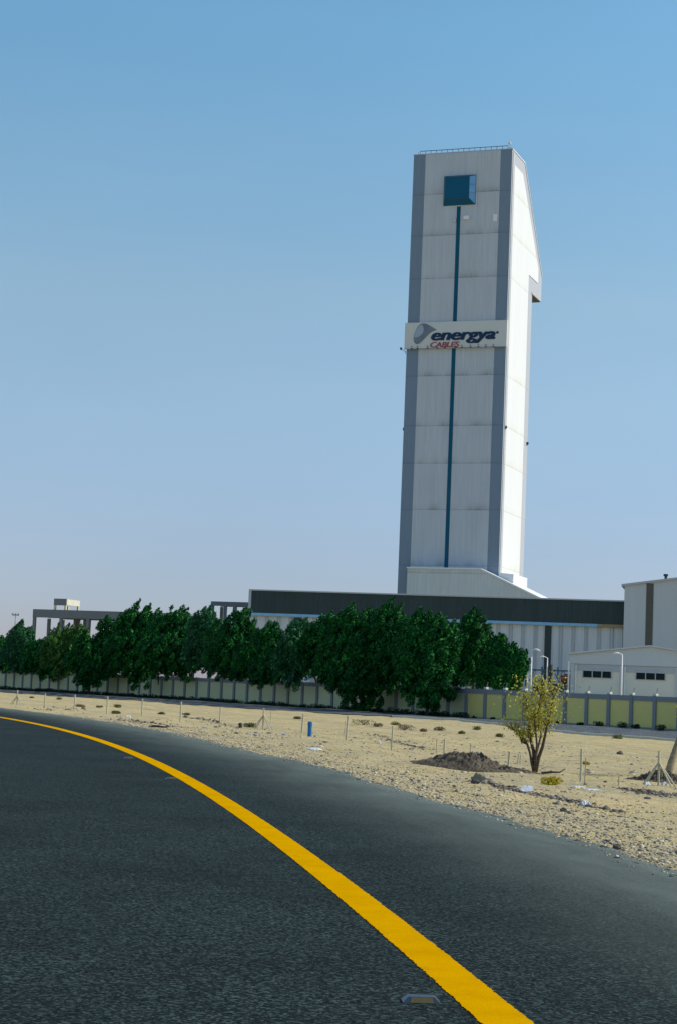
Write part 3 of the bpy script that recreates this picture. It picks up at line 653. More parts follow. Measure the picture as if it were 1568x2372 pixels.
def rock(p, r, mat, label, name='boulder', cat='rock'):
    bm = bmesh.new(); bmesh.ops.create_icosphere(bm, subdivisions=3, radius=r)
    o1 = random.random()*9
    for v in bm.verts:
        c = v.co.normalized(); v.co *= 1+.18*math.sin(c.x*4+o1)*math.sin(c.y*5+o1)+.12*math.sin(c.z*7+c.x*3+o1); v.co.z *= .72
    me = bpy.data.meshes.new(name); bm.to_mesh(me); bm.free(); me.materials.append(mat)
    return obj(name, me, None, label, cat, None, None, p+Vector((0, 0, r*.35)))
rock(ground(1112, 1813), .17, M['rock'], 'rounded boulder in front of the rubble mound')
rock(ground(1100, 1815), .08, M['rock_dark'], 'small dark rock just left of the rounded boulder')
rock(ground(1274+160, 1748), .12, M['rock_dark'], 'dark rock on the far sand right of the lone fence post')
rock(ground(1427, 1974), .045, M['rock_dark'], 'small black stone lying on the asphalt at its right edge')
rock(ground(1304, 1880), .05, M['rock_dark'], 'black stone in the gravel below the white bag')
rock(ground(852, 1651), .18, M['rock'], 'pale rock at the near side of the track beneath the biggest tree')
def litter(p, name, label, mat, sx, sy, h, cat='litter', rz=0.0, tilt=0.0, seed=0):
    """crumpled sheet with real thickness"""
    r = np.random.default_rng(seed); n = 9; vs = []; sx *= .75; sy *= .8; h *= .8
    for j in range(n):
        for i in range(n):
            a, b = i/(n-1)*2-1, j/(n-1)*2-1; e = max(0, 1-max(abs(a), abs(b))**3)
            vs.append((a*sx/2*(1+.12*r.normal()), b*sy/2*(1+.12*r.normal()), .012+h*e*(.6+.4*r.random())+tilt*(b+1)*sy/2))
    m_ = len(vs); vs += [(x, y, max(z-.012, 0) if not tilt else z-.012) for x, y, z in vs]
    fs = [(j*n+i, j*n+i+1, (j+1)*n+i+1, (j+1)*n+i) for j in range(n-1) for i in range(n-1)]; fs += [tuple(q+m_ for q in f)[::-1] for f in fs]
    ring = [i for i in range(n)]+[j*n+n-1 for j in range(1, n)]+[(n-1)*n+i for i in range(n-2, -1, -1)]+[j*n for j in range(n-2, 0, -1)]
    fs += [(ring[a], ring[(a+1) % len(ring)], ring[(a+1) % len(ring)]+m_, ring[a]+m_) for a in range(len(ring))]
    me = bpy.data.meshes.new(name); me.from_pydata(vs, [], fs); me.materials.append(mat)
    return obj(name, me, None, label, cat, 'litter on the sand', None, p, rz)
litter(ground(1218, 1834), 'white_board', 'white board propped on the rubble line in front of the lone bushy tree', M['plastic_white'], .30, .24, .01, tilt=.5, rz=-.3, seed=1, cat='board')
litter(ground(1355, 1866), 'plastic_bag', 'round white plastic bag on the gravel right of the white board', M['plastic_white'], .22, .2, .10, seed=2, cat='plastic bag')
litter(ground(1334, 1830), 'plastic_bag', 'yellow and white plastic wrapper below the lone fence post', M['plastic_yellow'], .16, .25, .05, seed=3, cat='plastic bag')
litter(ground(1338, 1825), 'plastic_bag', 'white plastic scrap just behind the yellow wrapper', M['plastic_white'], .32, .25, .04, seed=4, cat='plastic bag')
litter(ground(1372, 1831), 'plastic_sheet', 'long flat white plastic sheet right of the yellow wrapper', M['plastic_white'], .38, .3, .03, seed=5, cat='plastic sheet')
litter(ground(1498, 1818), 'plastic_bag', 'white plastic bag left of the braced post on the right', M['plastic_white'], .16, .2, .08, seed=6, cat='plastic bag')
litter(ground(1537, 1819), 'plastic_bag', 'white plastic bag between the right braces of the braced post', M['plastic_white'], .15, .2, .10, seed=7, cat='plastic bag')
litter(ground(729, 1737), 'plastic_bag', 'white elongated bag on the sand below the blue pipe', M['plastic_white'], .5, .5, .06, seed=8, cat='plastic bag')
litter(ground(878, 1723), 'plastic_bag', 'small white bag left of the short fence post beyond the blue pipe', M['plastic_white'], .12, .3, .12, seed=12, cat='plastic bag')
litter(ground(474, 1687), 'blue_scrap', 'blue plastic scrap, leftmost of the blue scraps near the asphalt', M['plastic_blue'], .28, .4, .05, seed=9, cat='plastic scrap')
litter(ground(573, 1703), 'blue_scrap', 'small blue scrap on the sand below the dark stump', M['plastic_blue'], .12, .3, .04, seed=10, cat='plastic scrap')
litter(ground(593, 1706), 'blue_scrap', 'pale blue scrap below the left brace of the middle braced post', M['plastic_blue'], .12, .3, .06, seed=11, cat='plastic scrap')
litter(ground(657, 1702), 'blue_scrap', 'blue scrap right of the middle braced post', M['plastic_blue'], .14, .3, .05, seed=13, cat='plastic scrap')
litter(ground(298, 1664), 'white_carton', 'white carton on the debris between the fourth and fifth fence posts', M['plastic_white'], .3, .4, .16, seed=14, cat='carton')
litter(ground(337, 1617), 'white_carton', 'white carton lying on the far side near the track, behind the fifth fence post', M['plastic_white'], .5, .4, .12, seed=15, cat='carton')
p = ground(557, 1687); MB().tube([(0, 0, -.05), (.01, 0, .1), (-.01, .01, .2)], [.085, .075, .07], 9).obj('stump', M['char'], None, label='short black stump left of the middle braced fence post', cat='stump', loc=p)
p = ground(367, 1686); MB().tube([(-.32, .12, .03), (-.1, .04, .05), (.12, -.04, .04), (.32, -.12, .03)], [.02, .035, .03, .015], 7).obj('fallen_stick', M['char'], None, label='long dark stick lying on the sand at the asphalt edge', cat='stick', loc=p)
p = ground(1262, 1793); MB().tube([(-.1, 0, .02), (.15, 0, .05), (.35, .1, .05), (.5, .3, .13)], [.03, .03, .02, .01], 6).obj('fallen_stick', M['char'], None, label='short dark branch lying at the right foot of the lone bushy tree', cat='stick', loc=p)
# blue pipe stub
p = ground(717.5, 1708)
pt = thing('blue_pipe', 'upright blue pipe stub standing in the sand near the middle of the fence', 'pipe', p)
k = p.y/FPX; hh_ = 36*k
n_ = 16; b_ = MB(); ro, ri = .075, .06
for i_ in range(n_):
    a0, a1 = 2*math.pi*i_/n_, 2*math.pi*(i_+1)/n_
    def c_(r, a, z): return (math.cos(a)*r, math.sin(a)*r, z)
    b_.add([c_(ro, a0, -.1), c_(ro, a1, -.1), c_(ro, a1, hh_), c_(ro, a0, hh_)], [(0, 1, 2, 3)]); b_.add([c_(ro, a0, hh_), c_(ro, a1, hh_), c_(ri, a1, hh_), c_(ri, a0, hh_)], [(0, 1, 2, 3)])
    b_.add([c_(ri, a0, hh_), c_(ri, a1, hh_), c_(ri, a1, hh_*.5), c_(ri, a0, hh_*.5)], [(0, 1, 2, 3)])
b_.obj('pipe_body', M['pipe_blue'], pt)
MB().tube([(0, 0, hh_-.12), (0, 0, hh_-.05)], .088, 16).obj('collar', M['pipe_blue'], pt)

# ------------------------------------------------------------------ wire fence
FP = [(40, 1637, 1599, 1), (104, 1639.5, 1606, 0), (173, 1646, 1609, 0), (248, 1655, 1613, 0), (329, 1658, 1619, 0), (418, 1670, 1624, 0), (510, 1677, 1638, 0), (610, 1689, 1640, 1), (699, 1697, 1654, 0),
      (801, 1712, 1656, 0), (906, 1738, 1682, 0), (1027, 1764, 1713, 0), (1174, 1785, 1743, 0), (1343.6, 1810, 1736, 0), (1524, 1820, 1741, 1)]
G = []; fence = thing('wire_fence', 'low wire fence of thin pale posts crossing the sand beside the road', 'fence')
for i_, (x, y, yt, br) in enumerate(FP):
    g = ground(x, y); h_ = (y-yt)/FPX*g.y; G.append((g, h_))
    lean = (random.uniform(-.02, .02), random.uniform(-.03, .03)); lx = {8: .055, 9: .05, 10: .02, 12: .09}.get(i_, lean[0])
    r_ = .033 if g.y > 55 else .026
    b_ = MB().tube([g+Vector((0, 0, -.1)), g+Vector((lx*h_, lean[1]*h_, h_))], r_, 7)
    obj('braced_post' if br else 'post', b_.mesh('post', M['fence_post']), fence)
    if br:
        for sx, sy in ((-1, -.2), (-.72, .45), (1, -.15), (.68, -.55)):
            MB().tube([g+Vector((sx*.40*h_/.8, sy*.35, -.02)), g+Vector((0, 0, h_*.68))], r_*.7, 6).obj('brace', M['fence_post'], fence)
# thin stakes seen between the posts
for (x, y, yt) in [(1353, 1815, 1755), (1177+21, 1768, 1747), (1203, 1769, 1748), (1009, 1745, 1712), (1431, 1820, 1795), (797, 1700, 1670), (626, 1680, 1648), (1087, 1757, 1722)]:
    g = ground(x, y); MB().tube([g, g+Vector((.01, 0, (y-yt)/FPX*g.y))], .011, 5).obj('stake', M['wire'], fence)
wb = MB(); G2 = [(G[0][0]+(G[0][0]-G[1][0])*1.0, G[0][1])]+G+[(G[-1][0]+(G[-1][0]-G[-2][0]), G[-1][1])]
for (a, ha), (b, hb) in zip(G2[:-1], G2[1:]):
    for f in (.15, .4, .65, .92):
        wb.tube([a+Vector((0, 0, ha*f)), (a+b)/2+Vector((0, 0, (ha+hb)/2*f-.04)), b+Vector((0, 0, hb*f))], .0022, 4, cap=False)
wb.obj('wire', M['wire'], fence)

# ------------------------------------------------------------------ road studs
def stud(x, y, rz, label):
    p = gp(x, y, 0); t = thing('road_stud', label, 'road stud', (p.x, p.y, 0), rz, 'road studs beside the yellow line')
    b = MB(); w_, l_, h_ = .098, .065, .030
    b.add([(-w_, -l_, .001), (w_, -l_, .001), (w_, l_, .001), (-w_, l_, .001), (-w_*.7, -l_*.62, h_), (w_*.7, -l_*.62, h_), (w_*.7, l_*.62, h_), (-w_*.7, l_*.62, h_)],
          [(0, 3, 2, 1), (4, 5, 6, 7), (0, 1, 5, 4), (1, 2, 6, 5), (2, 3, 7, 6), (3, 0, 4, 7)])
    b.obj('stud_body', M['stud'], t, bevel=.003)
    r = MB(); r.add([(-w_*.62, -l_*.97, .004), (w_*.62, -l_*.97, .004), (w_*.55, -l_*.70, .027), (-w_*.55, -l_*.70, .027), (-w_*.62, -l_*.90, .004), (w_*.62, -l_*.90, .004), (w_*.55, -l_*.63, .027), (-w_*.55, -l_*.63, .027)],
          [(0, 1, 2, 3), (7, 6, 5, 4), (0, 4, 5, 1), (1, 5, 6, 2), (2, 6, 7, 3), (3, 7, 4, 0)])
    r.obj('reflector', M['reflector'], t)
stud(974, 2320, .05, 'grey road stud with an amber reflector, nearest, beside the yellow line at the bottom')
stud(399, 1805, .2, 'small road stud beside the yellow line, second from the camera')
stud(300, 1757, .25, 'tiny far road stud beside the yellow line, farther than the other two')

# ------------------------------------------------------------------ tower
TH = math.radians(20); te = Vector((math.cos(TH), -math.sin(TH), 0)); tn = Vector((math.sin(TH), math.cos(TH), 0))
TY = 385.; TO = at(1169.5, 850, TY); TO.z = 0; ZT = 118.8; W = 22.4
tower = thing('cable_tower', 'tall white and slate industrial tower with a rear overhang and a sign band', 'tower', TO, -TH)
prof = [(0, -1), (0, ZT), (11, ZT), (30, 97.3), (30, 91.8), (21, 91.8), (21, -1)]
MB().prism(prof, -W, 0, 'x').obj('body', M['trim_side'], tower)
# white side cladding, 12 cm proud
MB().prism([(2.0, 24), (2.0, ZT-2.9), (9.4, ZT-2.9), (26.2, 98.4), (26.2, 95.0), (17.4, 95.0), (17.4, 24)], -.05, .12, 'x').obj('side_cladding', M['white_side'], tower)
MB().box(-.05, .10, 17.4, 21.02, 24, 91.0).obj('corner_trim', M['trim_side'], tower)
MB().box(-.06, .2, .55, .8, 24, ZT-.4).obj('corner_trim', M['white_paint'], tower)
MB().box(-.06, .2, 1.25, 1.45, 24, ZT-.4).obj('corner_trim', M['white_paint'], tower)
# front: stripes and panels
XL, XR, XS0, XS1 = -W+2.75, -2.55, -12.05, -11.2
MB().box(-W, XL, -.12, .05, 0, ZT-.02).obj('corner_stripe', M['slate'], tower)
MB().box(XR, 0, -.12, .05, 0, ZT-.02).obj('corner_stripe', M['slate'], tower)
MB().box(XL, XS0, -.16, .05, 20, ZT-.02).obj('front_panel', M['front_panel'], tower)
MB().box(XS1, XR, -.16, .05, 20, ZT-.02).obj('front_panel', M['front_panel'], tower)
MB().box(XS0, XS1, -.155, .05, 108, ZT-.02).obj('front_panel', M['front_panel'], tower)
MB().box(XS0, XS1, -.22, .05, 20, 107.0).obj('glazed_strip', M['blue_strip'], tower)
MB().box(-W-.12, .12, -.22, 0, ZT-.02, ZT+.16).obj('parapet_cap', M['trim_side'], tower)
MB().prism([(0, ZT+.16), (0, ZT), (11, ZT), (30.1, 97.3), (30.1, 97.5), (11.05, ZT+.2)], -.1, .16, 'x').obj('parapet_cap', M['white_paint'], tower)
# underside of the overhang
MB().box(-W+.4, -.25, 21.1, 29.7, 91.3, 91.79).obj('soffit', M['dark_metal'], tower)
MB().box(-.24, .1, 21.1, 30.0, 91.45, 91.78).obj('soffit_trim', M['trim_side'], tower)
# glazed box
bx0, bx1, bz0, bz1, pr = -15.1, -7.9, 106.9, 113.5, 1.3; fx0, fx1, fz0, fz1 = -14.6, -9.1, 108.1, 113.0
gb = MB().box(bx0-.45, bx1+.45, -.30, -.1, bz0-.25, bz1+.45).obj('box_surround', M['front_panel'], tower)
b_ = MB(); b_.add([(bx0, -.3, bz0), (bx1, -.3, bz0), (bx1, -.3, bz1), (bx0, -.3, bz1), (fx0, -pr, fz0), (fx1, -pr, fz0), (fx1, -pr, fz1), (fx0, -pr, fz1)],
     [(4, 5, 6, 7), (0, 1, 5, 4), (2, 3, 7, 6), (3, 0, 4, 7)])
gx_ = b_.obj('glazed_box', M['blue_glass'], tower)
MB().add([(bx1, -.3, bz0), (bx1, -.3, bz1), (fx1, -pr, fz1), (fx1, -pr, fz0)], [(0, 1, 2, 3)]).obj('side_pane', M['glass_painted_sky'], gx_, label='side pane with the bright sky reflection painted in as paler glass')  # lighter glass colour paints the bright reflection onto this facet
fr = MB()
V8 = [Vector(v) for v in [(bx0, -.3, bz0), (bx1, -.3, bz0), (bx1, -.3, bz1), (bx0, -.3, bz1), (fx0, -pr, fz0), (fx1, -pr, fz0), (fx1, -pr, fz1), (fx0, -pr, fz1)]]
for a, b in ((0, 4), (1, 5), (2, 6), (3, 7), (4, 5), (5, 6), (6, 7), (7, 4), (0, 1), (1, 2), (2, 3), (3, 0)): fr.tube([V8[a], V8[b]], .065, 6)
fr.obj('frame', M['frame_dark'], gx_)
for z_ in (109.4, 111.2):
    MB().tube([V8[5].lerp(V8[6], (z_-fz0)/(fz1-fz0))+Vector((0.03, 0, 0)), V8[1].lerp(V8[2], (z_-bz0)/(bz1-bz0))+Vector((.03, 0, 0))], .05, 5).obj('glazing_bar', M['steel'], gx_)
MB().box(-10.35, -9.1, -.75, -.16, 103.6, 104.35).obj('wall_box', M['white_paint'], tower, bevel=.04)
MB().box(-12.75, -12.1, -.45, -.16, 103.1, 104.0).obj('wall_box', M['front_panel'], tower, bevel=.04)
MB().box(-3.75, -2.85, -.35, -.16, 102.9, 104.5).obj('vent_box', M['white_paint'], tower, bevel=.03)
for z_, x0_ in ((56.2, -13.3), (56.2, -11.0), (56.2, -3.5)):
    MB().box(x0_, x0_+.75, -.22, -.155, z_, z_+2).obj('patch_plate', M['front_panel'], tower)
MB().box(-6.3, -5.2, -.23, -.155, 35.4, 38.8).obj('patch_plate', M['front_panel'], tower)
# railing
rb = MB(); n_ = 17
for i_ in range(n_):
    x_ = -W+1.3+i_*(W-2.4)/(n_-1); rb.box(x_-.04, x_+.04, .25, .33, ZT, ZT+.95)
rb.box(-W+1.3, -1.1, .22, .36, ZT+.88, ZT+.98); rb.box(-W+1.3, -1.1, .24, .34, ZT+.1, ZT+.18)
rb.obj('railing', M['dark_metal'], tower)
be = MB().tube([(-.75, .6, ZT), (-.75, .6, ZT+1.3)], .06, 6).tube([(-.75, .6, ZT+.7), (-.1, .6, ZT+.25)], .04, 5).obj('beacon', M['steel'], tower)
b_ = bmesh.new(); bmesh.ops.create_uvsphere(b_, u_segments=12, v_segments=8, radius=.34); me = bpy.data.meshes.new('lamp'); b_.to_mesh(me); b_.free(); me.materials.append(M['plastic_white']); obj('lamp', me, be, loc=(-.8, .6, ZT+1.55))
MB().tube([(-W+.9, .3, ZT), (-W+.9, .3, ZT+.8)], .05, 5).obj('antenna', M['steel'], tower)
# weather sensor arm left of the sign, small floodlights on the side
sa = MB().tube([(-W, .3, 74.6), (-W-1.4, .3, 75.3)], .05, 5); sa.tube([(-W-.2, .3, 74.2), (-W-.6, .3, 75.0)], .05, 5); sa.box(-W-1.6, -W-1.2, .1, .4, 75.2, 75.7); sa.obj('sensor_arm', M['dark_metal'], tower)
for v_, z_ in ((.9, 57.8), (20.3, 57.0)):
    b_ = MB().box(.12, .5, v_-.25, v_+.25, z_-.2, z_+.35); b_.tube([(.1, v_, z_-.5), (.45, v_+.1, z_)], .05, 5); b_.obj('floodlight', M['dark_metal'], tower)
MB().box(-W-.3, -W, .2, .6, 57.3, 57.9).obj('floodlight', M['dark_metal'], tower)
# sign band
SX0, SX1, SZ0, SZ1, SYF = -W-.35, .28, 75.15, 80.95, -.75
MB().box(SX0, SX1, SYF, -.17, SZ0, SZ1).obj('sign_board', M['sign'], tower)
sg = [o for o in tower.children if o.name.startswith('sign_board')][0]
MB().box(SX0-.05, SX1+.05, SYF-.12, SYF, SZ0-.12, SZ0+.02).obj('sign_ledge', M['steel'], sg)
def text(s, x0, x1, z0, z1, shear, off, mat, depth=.12, boldf=.02):
    c = bpy.data.curves.new('lettering', 'FONT'); c.body = s; c.size = 1; c.shear = shear; c.offset = off; c.extrude = .02; c.space_character = .97 if s.islower() else .92
    o = bpy.data.objects.new('lettering', c); COL.objects.link(o); dg = bpy.context.evaluated_depsgraph_get(); dg.update()
    me = bpy.data.meshes.new_from_object(o.evaluated_get(dg)); bpy.data.objects.remove(o)
    co = np.empty(len(me.vertices)*3, np.float32); me.vertices.foreach_get('co', co); co = co.reshape(-1, 3)
    mn, mx = co.min(0), co.max(0)
    out = np.c_[x0+(co[:, 0]-mn[0])/(mx[0]-mn[0])*(x1-x0), SYF-.004-(co[:, 2]-mn[2])/(mx[2]-mn[2])*depth, z0+(co[:, 1]-mn[1])/(mx[1]-mn[1])*(z1-z0)]
    fs_ = [tuple(p.vertices) for p in me.polygons]; allv = []; allf = []; bold = (x1-x0)*boldf; nn = 5
    for q_ in range(nn):                       # a heavy face: the same letters a hair wider, one just proud of the next
        o_ = out.copy(); tt_ = q_/(nn-1)-.5; o_[:, 0] = x0+bold/2+(out[:, 0]-x0)*(1-bold/(x1-x0))+bold*tt_; o_[:, 2] += bold*.25*(tt_ if q_ % 2 else -tt_); o_[:, 1] -= .006*q_
        allf += [tuple(i+len(allv) for i in f) for f in fs_]; allv += [tuple(v) for v in o_]
    me = bpy.data.meshes.new('lettering'); me.from_pydata(allv, [], allf); me.materials.append(mat)
    return obj('lettering', me, sg)
def sxz(px, py): return (-W+(px-78)*.01716, 80.95-(py-80-(1395-px)/1317*-0)*.0172-(1395-px)*.0000)
def su(px): return SX0+(px-78)*(SX1-SX0)/1317
def sz(px, py):                                  # zoomed sign pixel to height on the board
    top = 82-(px-78)*.021; bot = 403-(px-78)*.0125; return SZ1-(py-top)/(bot-top)*(SZ1-SZ0)
text('energya', su(424), su(1253), sz(840, 340), sz(840, 204), .26, .004, M['navy'], boldf=.028)
text('CABLES', su(417), su(795), sz(600, 386), sz(600, 322), .2, 0, M['red'], boldf=.014)
def poly(name, pts, d0, d1, mat):
    P_ = [(su(x), sz(x, y)) for x, y in pts]; return MB().prism(P_, SYF-d1, SYF-d0, 'y').obj(name, mat, sg)
poly('emblem', [(285, 96), (320, 91), (350, 94), (385, 108), (430, 135), (492, 170), (450, 186), (410, 208), (365, 250), (325, 290), (290, 325), (262, 341), (232, 343), (208, 325), (198, 285), (203, 230), (225, 175), (252, 125)], .004, .12, M['logo_dark'])
poly('emblem', [(296, 106), (318, 130), (327, 165), (318, 205), (285, 240), (245, 262), (206, 262), (209, 225), (230, 175), (262, 128)], .121, .16, M['logo_light'])
poly('emblem', [(1258, 210), (1266, 199), (1276, 196), (1287, 200), (1292, 210), (1288, 222), (1276, 227), (1263, 221)], .004, .12, M['navy'])
for x in (177, 252, 383, 510, 608, 750, 826, 937, 1038, 1132, 1228):
    u_ = su(x); b_ = MB().tube([(u_, SYF, SZ0+.1), (u_+.15, SYF-.55, SZ0-.05)], .05, 5); (None if 400 < x < 800 else b_.box(u_-.08, u_+.08, SYF-.3, SYF-.1, SZ0+.4, SZ0+.55)); b_.box(u_+.0, u_+.35, SYF-.75, SYF-.5, SZ0-.15, SZ0+.05); b_.obj('spotlight', M['dark_metal'], sg)

# annex at the foot of the tower
ax = thing('tower_annex', 'white ribbed annex with a sloping bright roof wrapped round the foot of the tower', 'building', TO, -TH)
prA = [(-19.4, -1), (-19.4, 26.9), (-3.2, 26.9), (18.0, 17.4), (18.0, -1)]
MB().prism(prA, -3, 9, 'y').obj('wall', M['annex'], ax)
MB().prism([(-19.5, 26.9), (-19.5, 27.15), (-3.1, 27.15), (18.4, 17.45), (18.3, 17.2), (-3.2, 26.9)], -3.35, -.0, 'y').obj('roof', M['roof_white'], ax)
MB().prism([(.25, 25.25), (.25, 25.65), (18.4, 17.45), (18.3, 17.2)], 0, 9.3, 'y').obj('roof', M['roof_white'], ax)
MB().prism([(.15, 20), (.15, 26.5), (3.4, 26.2), (3.4, 20)], -.6, 11.5, 'y').obj('parapet_box', M['white_side'], ax)

# warehouse with the dark band
WT = math.radians(12); Wo = at(1444, 1394, 300); ZF = Wo.z; Wo.z = 0; LW = 63.8
wh = thing('warehouse', 'long low warehouse with a dark band over a pale ribbed wall', 'building', Wo, -WT)
MB().prism([(-LW, -1), (-LW, 13.0), (6, 13.0), (6, -1)], .6, 30, 'y').obj('wall', M['ware_wall'], wh)
MB().box(-LW+.02, 6, -.1, 30.2, 13.25, ZF).obj('dark_band', M['dark_fascia'], wh)
MB().box(-LW-.1, 6, -.3, 30.3, ZF, ZF+.22).obj('roof_edge', M['trim_side'], wh)
MB().box(-LW-.12, -LW+.35, -.25, .1, 13.2, ZF).obj('corner_trim', M['trim_side'], wh)
gt = MB()
gt.box(-LW-.3, -4.2, -.2, .55, 12.72, 13.22); gt.obj('gutter', M['gutter'], wh, bevel=.06)
MB().box(-4.18, 6, -.2, .55, 12.72, 13.22).obj('gutter', M['rust_gutter'], wh, bevel=.06, label='rusty end of the gutter')
for px in (1268, 1128, 1055, 676):
    d_ = (px-1444); u_ = d_/13.6 if px > 1000 else d_/13.6+.6
    MB().box(u_, u_+1.1, .35, .7, 0, 12.6).obj('louvre', M['dark_fascia'], wh)
for u_ in np.arange(-LW+1.2, 4, 2.1):
    MB().tube([(u_, .5, -.5), (u_, .5, 12.9)], .10, 6).obj('downpipe', M['trim_side'], wh)

# tall block on the right
Bo = at(1442, 1500, 298); Bo.z = 0
blk = thing('gabled_block', 'tall pale block with one dark louvre strip, cut by the right edge', 'building', Bo, -WT)
z0_ = at(1440, 1357, 298).z; sl_ = .155
MB().prism([(0, -1), (0, z0_), (24, z0_+24*sl_), (48, z0_), (48, -1)], 0, 40, 'y').obj('wall', M['block_wall'], blk)
MB().prism([(-.5, z0_-.08), (-.5, z0_+.28), (24, z0_+24*sl_+.28), (48.5, z0_+.2), (48.5, z0_-.1), (24, z0_+24*sl_+.02)], -.4, 40.4, 'y').obj('roof', M['trim_side'], blk)
MB().box(3.55, 4.72, -.06, .05, 9.0, z0_+3.55*sl_-.02).obj('louvre', M['louvre'], blk)
cv = MB().tube([(6.6, 1, z0_+.8), (6.6, 1, z0_+2.0)], .22, 8); cv.tube([(6.6, 1, z0_+1.85), (6.6, 1, z0_+2.2)], .38, 8); cv.obj('vent_pipe', M['dark_metal'], blk)

# small gabled building
Go = at(1322, 1537, 205); ze = Go.z; Go.z = -.9
sb_ = thing('gabled_workshop', 'low white gabled workshop with dark three-pane windows behind the wall', 'building', Go, -TH)
zE, zR, zf, U = 5.96+.9, 7.1+.9, ze+.9, 17.9
MB().box(0, U, 0, 18, -.3, zf-.02).obj('wall', M['plaster'], sb_)
MB().prism([(-.12, zf), (-.12, zE), (U/2, zR), (U+.12, zE), (U+.12, zf)], -.25, 18.2, 'y').obj('gable', M['gable'], sb_)
MB().prism([(-.45, zE-.02), (-.45, zE+.16), (U/2, zR+.17), (U+.45, zE+.16), (U+.45, zE-.02), (U/2, zR+.01)], -.6, 18.6, 'y').obj('roof', M['gable'], sb_)
MB().box(.42, U-.4, -.1, .05, zf-.75, zf-.02).obj('beam', M['plaster_band'], sb_)
MB().box(.42, U-.4, -.1, .05, -.3, 1.75).obj('plinth', M['plaster_band'], sb_)
for u_ in (-.02, 5.55, 11.75, U-.42):
    MB().box(u_, u_+.44, -.16, .05, -.3, zf-.03).obj('column', M['gable'], sb_)
for u_ in (-.2, .62, 5.62+.55):
    MB().tube([(u_, -.28, -.3), (u_, -.28, zf+.3 if u_ < 0 else zf-.1)], .07 if u_ > 0 else .1, 8).obj('downpipe', M['white_paint'], sb_)
for u0_, u1_ in ((1.36, 4.62), (7.35, 10.62)):
    z0, z1 = 3.47+.9, 4.42+.9
    f_ = MB(); f_.box(u0_-.06, u1_+.06, -.14, .02, z0-.06, z0); f_.box(u0_-.06, u1_+.06, -.14, .02, z1, z1+.06)
    for q in range(4): a_ = u0_+(u1_-u0_)*q/3; f_.box(a_-.05, a_+.05, -.13, .01, z0, z1)
    wf = f_.obj('window', M['plaster_band'], sb_); MB().box(u0_, u1_, -.05, .01, z0, z1).obj('pane', M['window_glass'], wf)

# steel truss racks and containers between warehouse and workshop
q = at(1236, 1580, 235); tr = thing('steel_truss', 'dark blue steel truss gantry on posts standing before the warehouse wall', 'gantry', (q.x, q.y, -.9), -TH)
zt_ = at(1270, 1552, 235).z+.9; zb_ = at(1270, 1578, 235).z+.9
b_ = MB(); b_.box(-1.2, 5.1, -.12, .12, zt_-.15, zt_+.05); b_.box(-1.2, 5.1, -.12, .12, zb_-.1, zb_+.05)
for a_ in np.arange(-1.2, 5.0, 1.25):
    b_.tube([(a_, 0, zt_), (a_+.62, 0, zb_)], .06, 5); b_.tube([(a_+.62, 0, zb_), (a_+1.25, 0, zt_)], .06, 5)
b_.obj('truss', M['steel_blue'], tr)
for a_ in (-1.1, 1.0, 3.1, 5.0): MB().box(a_-.1, a_+.1, -.1, .1, 0, zt_+.4).obj('post', M['steel_blue'], tr)
MB().box(1.6, 2.3, -.3, .4, 0, zt_+.7).obj('control_cabinet', M['dark_metal'], tr)
def container(x0, x1, y0, Yd, mat, label):
    a = at(x0, y0, Yd); Lc = (x1-x0)/FPX*Yd; hc = a.z+.9; t = thing('storage_container', label, 'container', (a.x, a.y, -.9), -TH, 'containers behind the wall')
    b = MB(); prof_ = []; n_ = int(Lc/.28); 
    for k in range(n_):
        x_ = k*Lc/n_; s_ = Lc/n_; prof_ += [(x_, 0), (x_+s_*.35, 0), (x_+s_*.5, .05), (x_+s_*.85, .05)]
    prof_ += [(Lc, 0), (Lc, 2.4), (0, 2.4)]; b.prism(prof_, .12, hc-.12, 'z'); b.obj('shell', mat, t)
    MB().box(-.02, Lc+.02, -.04, 2.44, hc-.12, hc).obj('top_rail', M['dark_metal'], t); MB().box(-.02, Lc+.02, -.04, 2.44, 0, .12).obj('bottom_rail', M['dark_metal'], t)
container(1234, 1261, 1581, 214, M['dark_metal'], 'dark grey container behind the first lamp post')
container(1262, 1320, 1583, 212, M['container'], 'blue grey container just left of the gabled workshop')
p = at(1310, 1583, 213.6); hp = thing('cable_coils', 'rusty orange heap of coiled cable on the blue grey container', 'cable coils', (p.x, p.y, p.z))
for k in range(5):
    b_ = MB(); r_ = .55-.05*k; cx_, cz_ = random.uniform(-.2, .3), .12+.2*k
    ring = [(cx_+math.cos(t_)*r_, math.sin(t_)*r_+.6, cz_+.12*math.sin(t_*2+k)) for t_ in np.linspace(0, 2*math.pi, 18)]
    b_.tube(ring, .13, 6, cap=False); b_.obj('coil', M['orange'], hp)

